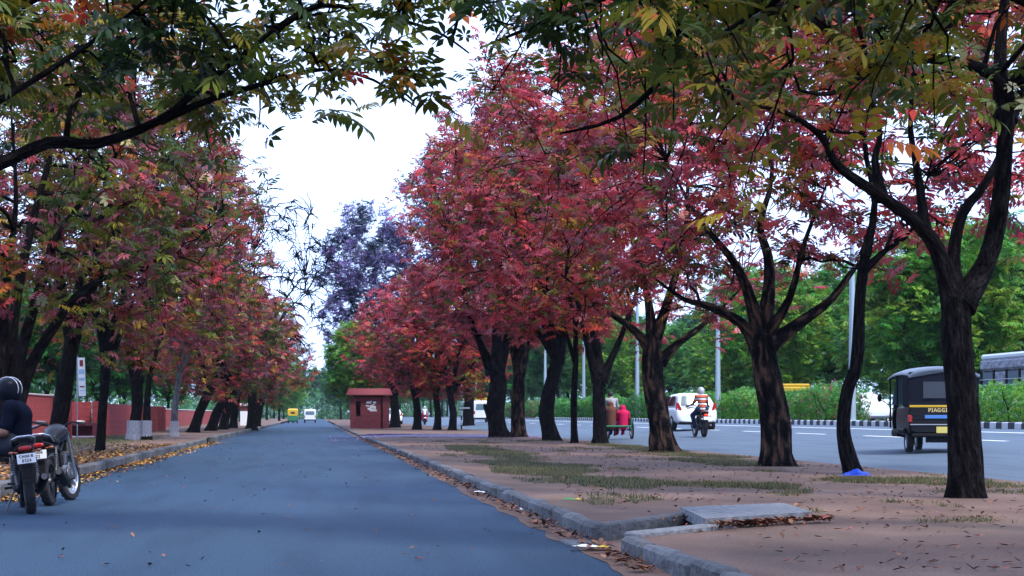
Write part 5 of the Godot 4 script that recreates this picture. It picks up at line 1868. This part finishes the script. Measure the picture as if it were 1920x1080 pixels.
# ---------- the trees of this street ----------
func build_trees() -> void:
	build_leaf_meshes()
	var row := "red-leaved trees on the earth strip"
	# nearest right tree, forked, its arching limb overhead
	var d := 17.0
	tree("red_tree", "nearest big dark forked tree standing in front of the three wheeler", {"seed": 101, "base": Vector3(6.92, 0.11, -d), "r": [0.19, 0.17], "flare": 0.55,
		"trunk": [P(1812, 932, d), P(1806, 800, d), P(1797, 660, d), P(1794, 560, d)],
		"limbs": [
			[P(1790, 575, d), P(1758, 470, d), P(1715, 415, d - 0.1), P(1650, 367, d - 0.2), P(1571, 311, d - 0.4), P(1540, 256, d - 0.5), P(1470, 210, d - 0.7), P(1380, 195, d - 1.0)],
			[P(1800, 575, d), P(1850, 490, d + 0.1), P(1874, 390, d), P(1884, 267, d - 0.2), P(1886, 165, d - 0.3), P(1815, 120, d - 0.4), P(1715, 111, d - 0.5), P(1632, 133, d - 0.7), P(1560, 175, d - 0.9), P(1500, 170, d - 1.0)],
			[P(1794, 560, d), P(1788, 480, d + 0.1), P(1805, 400, d + 0.2), P(1850, 340, d + 0.4), P(1900, 230, d + 0.8), P(1950, 60, d + 1.2), P(1960, -120, d + 1.5)],
			[P(1735, 435, d), P(1722, 333, d + 0.2), P(1707, 239, d + 0.3), P(1712, 120, d + 0.5), P(1690, -40, d + 0.8)],
			[P(1655, 375, d), P(1640, 300, d + 0.2), P(1650, 250, d + 0.3), P(1625, 170, d + 0.5), P(1560, 60, d + 0.8)],
			[P(1884, 230, d), P(1875, 100, d + 0.3), P(1890, -100, d + 0.4), P(1860, -300, d + 0.2)]],
		"lr": 0.1, "lrs": [0.95, 1.15, 0.8, 0.5, 0.5, 0.9], "c": Vector3(6.0, 6.6, -17.2), "e": Vector3(4.2, 3.6, 4.2), "n2": 75, "n3": 221, "lp": 12, "t0": 0.42, "spread": 0.5, "low": -0.75}, row)
	d = 24.0
	tree("red_tree", "thin crooked dark tree leaning beside the blue plastic bag", {"seed": 102, "base": Vector3(8.07, 0.11, -d), "r": [0.125, 0.08], "flare": 0.5,
		"trunk": [P(1600, 884, d), P(1581, 810, d), P(1588, 735, d), P(1606, 680, d), P(1612, 560, d), P(1622, 480, d)],
		"limbs": [[P(1622, 480, d), P(1640, 380, d), P(1620, 250, d), P(1650, 90, d), P(1640, -50, d)], [P(1616, 510, d), P(1660, 470, d), P(1710, 430, d - 0.3), P(1740, 330, d - 0.5)]],
		"lr": 0.06, "c": Vector3(9.0, 6.6, -24.0), "e": Vector3(3.9, 3.5, 3.6), "n2": 48, "n3": 230, "lp": 12, "t0": 0.7, "spread": 0.35}, row)
	d = 27.5
	tree("red_tree", "stout tree with ochre bark patches and wide spreading limbs", {"seed": 103, "base": Vector3(7.93, 0.11, -d), "r": [0.27, 0.23], "flare": 0.75, "lump": 0.3, "bark": M.bark_patchy,
		"trunk": [P(1457, 874, d), P(1452, 780, d), P(1437, 690, d), P(1428, 630, d)],
		"limbs": [
			[P(1424, 655, d), P(1390, 606, d), P(1330, 575, d - 0.3), P(1280, 560, d - 0.6), P(1225, 520, d - 0.8)],
			[P(1436, 650, d), P(1500, 605, d + 0.2), P(1560, 560, d + 0.3), P(1605, 500, d + 0.5), P(1680, 430, d + 0.7)],
			[P(1426, 630, d), P(1400, 540, d), P(1368, 480, d + 0.2), P(1310, 410, d + 0.3), P(1250, 300, d + 0.6)],
			[P(1430, 630, d), P(1442, 540, d + 0.3), P(1440, 480, d + 0.4), P(1425, 420, d + 0.5), P(1448, 320, d + 0.8), P(1420, 150, d + 1.0)],
			[P(1432, 635, d), P(1480, 560, d - 0.4), P(1510, 450, d - 0.6), P(1560, 320, d - 0.9)]],
		"lr": 0.13, "lrs": [0.9, 1.0, 0.9, 1.0, 0.7], "c": Vector3(7.6, 6.9, -27.5), "e": Vector3(4.6, 4.5, 4.6), "n2": 87, "n3": 323, "lp": 14, "t0": 0.66, "spread": 0.45, "low": -0.8}, row)
	d = 38.0
	var pattern := tree("red_tree", "leaning tree with peeling ochre bark left of the white hatchback", {"seed": 104, "base": Vector3(8.25, 0.11, -d), "r": [0.3, 0.24], "flare": 0.7, "lump": 0.3, "bark": M.bark_patchy,
		"trunk": [P(1243, 846, d), P(1232, 770, d), P(1222, 690, d), P(1224, 630, d)],
		"limbs": [[P(1236, 680, d), P(1270, 645, d), P(1330, 600, d + 0.3), P(1390, 540, d + 0.6)], [P(1224, 650, d), P(1215, 560, d), P(1190, 460, d), P(1150, 330, d)], [P(1222, 660, d), P(1190, 620, d), P(1120, 570, d - 0.5), P(1060, 520, d - 1.0)], [P(1226, 640, d), P(1260, 540, d - 0.5), P(1290, 400, d - 1.0), P(1280, 260, d - 1.0)]],
		"lr": 0.13, "c": Vector3(7.8, 7.3, -38.0), "e": Vector3(5.0, 4.9, 4.8), "n2": 93, "n3": 365, "lp": 14, "t0": 0.69, "spread": 0.42, "low": -0.85}, row)
	d = 49.6
	tree("red_tree", "V-forked dark tree standing in front of the cycle rickshaw", {"seed": 105, "base": Vector3(8.85, 0.11, -d), "r": [0.24, 0.2],
		"trunk": [P(1125, 832, d), P(1123, 760, d), P(1124, 705, d)],
		"limbs": [[P(1122, 715, d), P(1105, 660, d), P(1090, 590, d), P(1060, 480, d), P(1030, 380, d)], [P(1128, 715, d), P(1145, 675, d), P(1165, 630, d), P(1200, 520, d), P(1210, 380, d)], [P(1124, 705, d), P(1110, 560, d + 0.8), P(1120, 400, d + 1.2), P(1100, 250, d + 1.2)]],
		"lr": 0.15, "c": Vector3(8.0, 7.6, -49.6), "e": Vector3(4.9, 5.0, 4.8), "n2": 93, "n3": 365, "lp": 12, "t0": 0.68, "spread": 0.42, "leaf": 1.1, "low": -0.9}, row)
	d = 51.0
	tree("red_tree", "slim straight dark tree just left of the rickshaw", {"seed": 106, "base": Vector3(8.27, 0.11, -d), "r": [0.13, 0.1], "flare": 0.4,
		"trunk": [P(1077, 831, d), P(1076, 750, d), P(1080, 680, d)], "auto": 4, "c": Vector3(7.2, 7.0, -51.5), "e": Vector3(3.6, 4.0, 3.6), "n2": 50, "n3": 204, "lp": 12, "t0": 0.66, "spread": 0.42, "leaf": 1.1}, row)
	d = 55.0
	tree("red_tree", "thick knobbly trunk leaning right, third from the rickshaw", {"seed": 107, "base": Vector3(8.15, 0.11, -d), "r": [0.3, 0.24], "lump": 0.35,
		"trunk": [P(1034, 828, d), P(1025, 770, d), P(1036, 710, d), P(1048, 675, d)], "auto": 5, "c": Vector3(7.6, 8.0, -56.0), "e": Vector3(4.9, 5.2, 4.8), "n2": 93, "n3": 365, "lp": 12, "t0": 0.7, "spread": 0.42, "leaf": 1.15}, row)
	d = 64.0
	tree("red_tree", "reddish brown trunk right of the forked trunk with a stump knob", {"seed": 108, "base": Vector3(8.2, 0.11, -d), "r": [0.32, 0.27], "bark": M.bark_patchy,
		"trunk": [P(973, 820, d), P(972, 760, d), P(975, 700, d)], "auto": 5, "c": Vector3(7.8, 8.6, -64.5), "e": Vector3(4.9, 5.4, 4.8), "n2": 93, "n3": 365, "lp": 12, "t0": 0.7, "spread": 0.42, "leaf": 1.2}, row)
	d = 63.0
	tree("red_tree", "thick grey trunk with a sawn stump knob, left of the reddish trunk", {"seed": 109, "base": Vector3(7.3, 0.11, -d), "r": [0.42, 0.32], "lump": 0.35,
		"trunk": [P(938, 820, d), P(930, 770, d), P(935, 720, d), P(928, 690, d)],
		"limbs": [[P(922, 775, d), P(912, 765, d), P(908, 757, d)], [P(925, 700, d), P(905, 655, d), P(880, 590, d), P(850, 480, d)], [P(932, 700, d), P(950, 640, d), P(960, 540, d), P(950, 400, d)], [P(930, 700, d), P(930, 600, d - 1), P(900, 420, d - 1.5), P(890, 280, d - 1.5)]],
		"lr": 0.22, "c": Vector3(7.3, 8.4, -63.5), "e": Vector3(4.2, 5.2, 4.4), "n2": 87, "n3": 357, "lp": 12, "t0": 0.7, "spread": 0.4, "leaf": 1.2}, row)
	for q in [[7.9, 92.0, 0.26, 110, "forked tree nearest the striped post", 0.62], [7.2, 94.0, 0.24, 111, "tree with paired trunks left of the striped post", 0.68], [6.2, 97.0, 0.28, 112, "forked dark tree between the kiosk and the striped post", 0.7], [5.6, 112.0, 0.4, 113, "stout tree just right of the brick kiosk", 0.72]]:
		var b := Vector3(q[0], 0.1, -q[1])
		tree("red_tree", "%s on the earth strip" % q[4], {"seed": q[3], "base": b, "r": [q[2], q[2] * 0.8], "trunk": [b, b + Vector3(0.05, 1.0, 0), b + Vector3(-0.1, 2.1, 0)], "auto": 5, "c": b + Vector3(0.4, 6.0, 0), "e": Vector3(4.0, 4.4, 4.2), "n2": 75, "n3": 272, "lp": 11, "t0": q[5], "spread": 0.35, "leaf": 1.35, "low": -0.9}, row)
	print("right row done")
	# tree whose trunk stands outside the right edge, its dark leafy boughs hanging into view
	d = 12.0
	var b1 := Vector3(6.6, 0.11, -10.5)
	tree("red_tree", "dark green leafy boughs hanging in from the upper right corner", {"seed": 120, "base": b1, "r": [0.24, 0.2], "trunk": [b1, b1 + Vector3(0.1, 1.4, -0.1), b1 + Vector3(-0.1, 2.8, -0.3)],
		"limbs": [
			[b1 + Vector3(-0.1, 2.7, -0.3), P(1800, -60, d), P(1480, 10, d), P(1400, 40, d), P(1270, 125, d), P(1160, 220, d + 0.2), P(1050, 250, d + 0.4)],
			[b1 + Vector3(-0.1, 2.8, -0.3), P(1700, -120, d + 1), P(1300, -60, d + 1), P(1050, 30, d + 1), P(900, 90, d + 1.2)],
			[b1 + Vector3(-0.1, 2.8, -0.3), P(1900, -200, d + 0.5), P(1500, -250, d + 0.5), P(1200, -220, d)],
			[b1 + Vector3(-0.1, 2.8, -0.3), b1 + Vector3(0.8, 5, 1), b1 + Vector3(1.5, 7, 2)]],
		"lr": 0.085, "lrs": [0.75, 0.7, 1.0, 1.0], "c": Vector3(3.4, 4.7, -12.0), "e": Vector3(2.6, 1.5, 2.2), "n2": 55, "n3": 125, "lp": 10, "t0": 0.15, "odd": 0.4, "spread": 0.3, "droop": 0.5, "twig": 0.9, "leaf": 0.95}, row)
	# left near tree, trunk outside the left edge, long bough over the road
	d = 13.0
	var b2 := Vector3(-5.4, 0.15, -13.0)
	tree("red_tree", "long dark bough reaching over the road from the upper left", {"seed": 121, "base": b2, "r": [0.26, 0.2], "trunk": [b2, b2 + Vector3(0.2, 1.2, 0), b2 + Vector3(0.5, 2.2, 0)],
		"limbs": [
			[b2 + Vector3(0.45, 2.1, 0), P(-60, 330, d), P(90, 268, d), P(180, 270, d), P(300, 225, d), P(380, 160, d), P(460, 100, d), P(540, 40, d), P(640, 20, d)],
			[P(300, 226, d), P(400, 185, d + 0.1), P(520, 150, d + 0.2), P(610, 130, d + 0.3), P(700, 150, d + 0.3), P(780, 200, d + 0.3)],
			[P(520, 55, d), P(600, 10, d), P(720, 30, d + 0.2), P(820, 60, d + 0.2), P(880, 100, d + 0.2)],
			[b2 + Vector3(0.5, 2.2, 0), P(-100, 100, d + 0.4), P(60, 0, d + 0.5), P(250, -100, d + 0.5), P(420, -200, d + 0.4)],
			[b2 + Vector3(0.5, 2.2, 0), P(-120, 250, d - 0.6), P(30, 170, d - 0.8), P(200, 60, d - 0.9), P(320, -40, d - 0.9)]],
		"lr": 0.075, "lrs": [0.85, 0.4, 0.35, 0.9, 0.6], "c": Vector3(-1.25, 4.3, -13.0), "e": Vector3(3.0, 1.1, 1.5), "n2": 62, "n3": 185, "lp": 9, "t0": 0.22, "odd": 0.5, "spread": 0.42, "droop": 0.3, "leaf": 0.9, "low": -0.55}, "red and green leaved trees of the left verge")
	print("boughs done")
	var left := "red and green leaved trees of the left verge"
	d = 28.0
	var b3 := Vector3(-5.35, 0.15, -d)
	tree("red_tree", "many-stemmed dark tree at the left edge behind the helmeted rider", {"odd": 1.7, "seed": 130, "base": b3, "r": [0.34, 0.3], "trunk": [b3, b3 + Vector3(0, 0.5, 0), b3 + Vector3(0, 1.0, 0)],
		"limbs": [[b3 + Vector3(-0.1, 0.9, 0), P(5, 640, d), P(12, 520, d), P(30, 380, d), P(20, 200, d)], [b3 + Vector3(0.05, 0.9, 0), P(40, 660, d), P(75, 540, d), P(110, 440, d), P(190, 330, d), P(260, 230, d)], [b3 + Vector3(0.1, 0.9, 0.1), P(60, 680, d + 0.4), P(110, 600, d + 0.5), P(160, 540, d + 0.6), P(250, 500, d + 0.8), P(330, 480, d + 0.8)], [b3 + Vector3(0, 0.9, 0), P(25, 600, d + 0.6), P(60, 420, d + 1), P(100, 250, d + 1), P(80, 60, d + 1)]],
		"lr": 0.13, "c": Vector3(-4.6, 5.6, -28.0), "e": Vector3(3.6, 3.6, 3.8), "n2": 75, "n3": 255, "lp": 12, "t0": 0.3, "spread": 0.5, "leaf": 1.0, "low": -0.7}, left)
	d = 34.0
	var b4 := Vector3(-5.55, 0.15, -d)
	tree("red_tree", "dark trunk leaning right behind the motorcycle handlebars", {"odd": 1.7, "seed": 131, "base": b4, "r": [0.22, 0.18], "trunk": [b4, P(112, 780, d), P(125, 700, d), P(135, 640, d)], "auto": 5, "c": Vector3(-4.6, 6.0, -34.0), "e": Vector3(3.4, 4.0, 3.6), "n2": 81, "n3": 272, "lp": 12, "t0": 0.34, "spread": 0.55, "low": -0.9}, left)
	d = 38.0
	var b5 := Vector3(-5.1, 0.15, -d)
	tree("red_tree", "straight slim dark trunk in front of the brick wall end", {"odd": 1.7, "seed": 132, "base": b5, "r": [0.13, 0.12], "flare": 0.4, "trunk": [b5, P(192, 780, d), P(196, 720, d), P(198, 680, d)], "auto": 5, "c": Vector3(-4.7, 7.0, -39.0), "e": Vector3(3.5, 4.9, 4.0), "n2": 87, "n3": 323, "lp": 12, "t0": 0.48, "spread": 0.65, "low": -0.93}, left)
	d = 55.0
	var b6 := Vector3(-6.05, 0.15, -d)
	var tw := tree("red_tree", "twin-stemmed tree with both feet whitewashed by the wall", {"odd": 1.7, "seed": 133, "base": b6, "r": [0.22, 0.2], "flare": 0.3, "trunk": [b6 + Vector3(-0.17, 0, 0), P(257, 760, d), P(256, 710, d)], "limbs": [[b6 + Vector3(0.25, -0.05, 0), P(275, 790, d), P(277, 740, d), P(285, 690, d), P(310, 600, d), P(340, 480, d)], [P(256, 715, d), P(240, 640, d), P(230, 540, d), P(200, 400, d)], [P(256, 715, d), P(265, 600, d + 1), P(280, 450, d + 1), P(270, 280, d + 1)]],
		"lr": 0.17, "c": Vector3(-5.4, 7.2, -55.0), "e": Vector3(4.0, 4.9, 4.2), "n2": 93, "n3": 357, "lp": 12, "t0": 0.5, "spread": 0.65, "leaf": 1.15, "low": -0.93}, left)
	for x in [-0.17, 0.25]:
		var g := G.new()
		g.lathe([Vector2(0.31 if x < 0 else 0.21, 0.0), Vector2(0.262 if x < 0 else 0.195, 0.25), Vector2(0.252 if x < 0 else 0.193, 0.66)], Transform3D(Basis(Vector3.BACK, -0.03), Vector3(x, 0, 0)), 18)
		put(g, "whitewash_band", M.whitewash, tw)
	d = 64.5
	var b7 := Vector3(-5.66, 0.15, -d)
	var wb := tree("red_tree", "pale barked slim tree with a whitewashed foot", {"odd": 1.7, "seed": 134, "base": b7, "r": [0.16, 0.12], "flare": 0.3, "bark": M.bark_pale, "trunk": [b7, P(328, 770, d), P(334, 720, d), P(338, 690, d)], "auto": 5, "c": Vector3(-5.3, 6.8, -64.5), "e": Vector3(4.0, 4.4, 4.2), "n2": 87, "n3": 340, "lp": 12, "t0": 0.56, "spread": 0.6, "leaf": 1.2, "low": -0.93}, left)
	var wg := G.new()
	wg.lathe([Vector2(0.225, 0.0), Vector2(0.19, 0.2), Vector2(0.175, 0.6)], Transform3D(Basis(Vector3.BACK, -0.02), Vector3(0.0, 0, 0)), 16)
	put(wg, "whitewash_band", M.whitewash, wb)
	var lean := [[-5.9, 78.0, 0.9, "first of the dark trunks leaning right past the wall end"], [-5.6, 86.0, 1.1, "second dark trunk leaning right past the wall end"], [-5.4, 94.0, 0.7, "third dark trunk leaning past the wall end"], [-5.2, 102.0, 0.3, "upright dark trunk before the far stout tree"], [-3.75 - 0.6, 117.0, 0.6, "far stout tree with a limb reaching right over the road"]]
	for k in lean.size():
		var q: Array = lean[k]
		var b := Vector3(q[0], 0.15, -q[1])
		tree("red_tree", q[3], {"odd": 1.7, "seed": 140 + k, "base": b, "r": [0.3 if k < 4 else 0.42, 0.24], "trunk": [b, b + Vector3(q[2] * 0.35, 1.0, 0), b + Vector3(q[2], 2.3, 0)], "auto": 5, "c": b + Vector3(0.5, 5.2, 0), "e": Vector3(4.2, 3.7, 4.4), "n2": 75, "n3": 289, "lp": 11, "t0": 0.46 + 0.02 * k, "spread": 0.6, "leaf": 1.35, "low": -0.93}, left)
	# the avenue goes on behind the viewpoint and shades the near ground
	var gb := "avenue trees behind the viewpoint"
	for q in [[8.2, 4.0, 0.4], [8.4, -6.0, 1.9], [-5.6, 1.5, 3.1], [-5.6, -8.0, 4.4]]:
		copy_of(pattern, Vector3(q[0], 0.12, -q[1]), q[2], 1.0, "red-leaved avenue tree behind the viewpoint, shading the near road", gb)
	print("left row done")
	# nearly leafless tree and the lilac-flowered one
	plain_tree("bare_tree", "nearly leafless tree with fine twigs against the pale sky", Vector3(-3.9, 0.15, -98.0), 15.5, {"seed": 150, "n2": 140, "n3": 900, "lp": 0, "t0": 0.5, "thick": 1.9, "lr": 0.16, "twig": 2.8, "e": Vector3(4.6, 6.2, 4.6), "c": Vector3(-3.0, 9.8, -98.0)})
	plain_tree("lilac_tree", "tall tree with purple blossom rising behind the red crowns", Vector3(5.0, 0.1, -125.0), 17.5, {"seed": 151, "n2": 120, "n3": 560, "lp": 16, "pal": LILAC, "t0": 0.58, "spread": 0.8, "leaf": 1.4, "c": Vector3(4.0, 11.0, -125.0), "e": Vector3(4.3, 7.4, 4.3), "off": 0.35})
	plain_tree("lilac_tree", "second purple blossoming tree above the red crowns", Vector3(11.5, 0.1, -120.0), 21.0, {"seed": 152, "n2": 120, "n3": 420, "lp": 16, "pal": LILAC, "t0": 0.62, "spread": 0.7, "leaf": 1.4, "off": 0.35})
	# green woodland beyond the roads: a few kinds, copied
	var kinds := []
	for k in 4:
		kinds.append(plain_tree("green_tree", ["bright green feathery tree straight behind the three wheeler", "dense mid green tree beyond the opposite road", "dark blue green tree beyond the opposite road", "small bright green tree by the kiosk roof"][k], [Vector3(31.5, 0.6, -80), Vector3(36, 0.6, -112), Vector3(40, 0.6, -92), Vector3(2.95, 0.1, -119)][k], [10.0, 11.5, 13.0, 8.0][k],
			{"seed": 160 + k, "n2": 80, "n3": [420, 340, 230, 260][k], "lp": 17, "pal": SPRING, "t0": [0.84, 0.68, 0.42, 0.8][k], "spread": 0.4, "leaf": [1.5, 1.8, 2.7, 1.4][k], "mesh": leaf_mesh, "low": -0.9, "e": Vector3(4.3, 4.6, 4.3) if k < 3 else Vector3(2.6, 3.2, 2.6), "off": 0.32}))
	rng.seed = 900
	var g1 := "green trees beyond the divided road"
	var spots := []
	for k in 9: spots.append([Vector3(30.0 + 3.0 * (k % 3), 0.6, -(62.0 + 15.0 * k)), [0, 1, 0][k % 3], 0.75 + 0.1 * (k % 4)])
	for k in 14: spots.append([Vector3(40.0 + 5.0 * (k % 3), 0.6, -(58.0 + 13.0 * k)), [2, 1, 2, 2][k % 4], 0.95 + 0.12 * (k % 3)])
	for k in 12: spots.append([Vector3(58.0 + 6.0 * (k % 2), 0.7, -(90.0 + 16.0 * k)), 2, 1.25])
	for k in 12: spots.append([Vector3(25.5 + 3.6 * (k % 4), 0.6, -(165.0 + 11.0 * k)), [2, 1][k % 2], 0.9 + 0.1 * (k % 3)])
	for k in 10: spots.append([Vector3(17.0 + 4.0 * (k % 5), 0.6, -(300.0 + 9.0 * k)), 2, 1.0])
	for q in spots:
		copy_of(kinds[q[1]], q[0] + Vector3(rng.randf_range(-2, 2), 0, rng.randf_range(-4, 4)), rng.randf() * TAU, q[2], "green leafy tree in the wood beyond the hedge and opposite road", g1)
	var g2 := "dark green trees behind the brick wall"
	for k in 12:
		copy_of(kinds[[2, 1, 2][k % 3]], Vector3(-13.5 - 3.5 * (k % 3), 0.12, -(48.0 + 11.0 * k)), rng.randf() * TAU, 0.62 + 0.12 * (k % 3), "dark green tree in the garden behind the brick wall", g2)
	for k in 8:
		copy_of(kinds[[2, 1][k % 2]], Vector3(-26.0 - 4.0 * (k % 2), 0.12, -(70.0 + 20.0 * k)), rng.randf() * TAU, 1.1, "dark green tree in the garden behind the brick wall", g2)
	var g3 := "hazy trees closing the far end of the road"
	for k in 18:
		var side := -1.0 if k % 2 else 1.0
		copy_of(kinds[[1, 2, 0][k % 3]], Vector3(side * (5.2 + (k % 5) * 1.4), 0.0, -(150.0 + 17.0 * k)), rng.randf() * TAU, 0.8 + 0.1 * (k % 3), "hazy green tree lining the far end of the road", g3)
	for k in 7:
		copy_of(kinds[2], Vector3(-22.0 + 8.0 * k, 0.0, -430.0), rng.randf() * TAU, 1.2, "hazy green tree lining the far end of the road", g3)
	rng.seed = 950
	for q in [["undergrowth", "dark tangled undergrowth of the wood beyond the opposite road", 11000, 36.0, 62.0, 60.0, 420.0, 0.6, 5.5, 2.8, 0.3], ["undergrowth", "dark shrubs and low trees in the garden behind the brick wall", 5000, -42.0, -12.5, 44.0, 260.0, 0.1, 4.0, 2.2, 0.35], ["undergrowth", "hazy scrub closing off the far end of the road", 9000, -40.0, 44.0, 380.0, 460.0, 0.0, 9.0, 4.5, 0.35]]:
		var spots2 := PackedVector3Array()
		var tones2 := PackedColorArray()
		for k in q[2]:
			var p := Vector3(rng.randf_range(q[3], q[4]), 0, -rng.randf_range(q[5], q[6]))
			p.y = q[7] + q[8] * rng.randf() * (0.75 + 0.5 * bump.get_noise_2d(p.x * 4.0, p.z * 4.0))
			spots2.append(p)
			var cl := shade_of(SPRING, q[10] + 0.5 * clump.get_noise_3dv(p * 0.4) + rng.randfn() * 0.08)
			tones2.append(cl)
		var un := leaves_node(spots2, tones2, q[9], leaf_mesh, self, numbered(q[0]))
		tag(un, q[1], "shrubs", "", "stuff")
	print("woods done")

func _ready() -> void:
	var cam := Camera3D.new()
	cam.name = "camera"
	cam.projection = Camera3D.PROJECTION_FRUSTUM
	cam.near = 0.5
	cam.far = 2000.0
	cam.size = cam.near * 1080.0 / FOCAL
	cam.frustum_offset = Vector2(960.0 - VX, VY - 540.0) / FOCAL * cam.near
	cam.position = Vector3(0, EYE, 0)
	add_child(cam)
	cam.current = true
	var we := WorldEnvironment.new()
	we.name = "surroundings"
	var env := Environment.new()
	env.background_mode = Environment.BG_SKY
	var sky := Sky.new()
	var sm := ProceduralSkyMaterial.new()
	sm.sky_top_color = lin(0.41, 0.56, 0.95)
	sm.sky_horizon_color = lin(0.43, 0.58, 0.95)
	sm.sky_curve = 0.3
	sm.ground_bottom_color = lin(0.12, 0.11, 0.10)
	sm.ground_horizon_color = lin(0.4, 0.45, 0.5)
	sm.sun_angle_max = 1.0
	sky.sky_material = sm
	env.sky = sky
	env.tonemap_mode = Environment.TONE_MAPPER_LINEAR
	env.tonemap_exposure = 3.0
	env.fog_enabled = true
	env.fog_density = 0.00012
	env.fog_light_color = lin(0.72, 0.84, 1.0)
	env.sdfgi_enabled = true
	env.ssao_enabled = true
	env.ssil_enabled = true
	we.environment = env
	add_child(we)
	var sun := DirectionalLight3D.new()
	sun.name = "sun"
	sun.light_energy = 0.5
	sun.light_angular_distance = 12.0
	sun.light_color = Color(1.0, 0.97, 0.92)
	sun.rotation_degrees = Vector3(-58, 35, 0)
	sun.shadow_enabled = true
	add_child(sun)
	build_materials()
	build_ground()
	build_kerbs()
	build_walls()
	build_kiosk()
	build_lamps()
	print("setting done")
	build_trees()
	build_hedges()
	build_traffic()
	build_litter()
	print("all done")
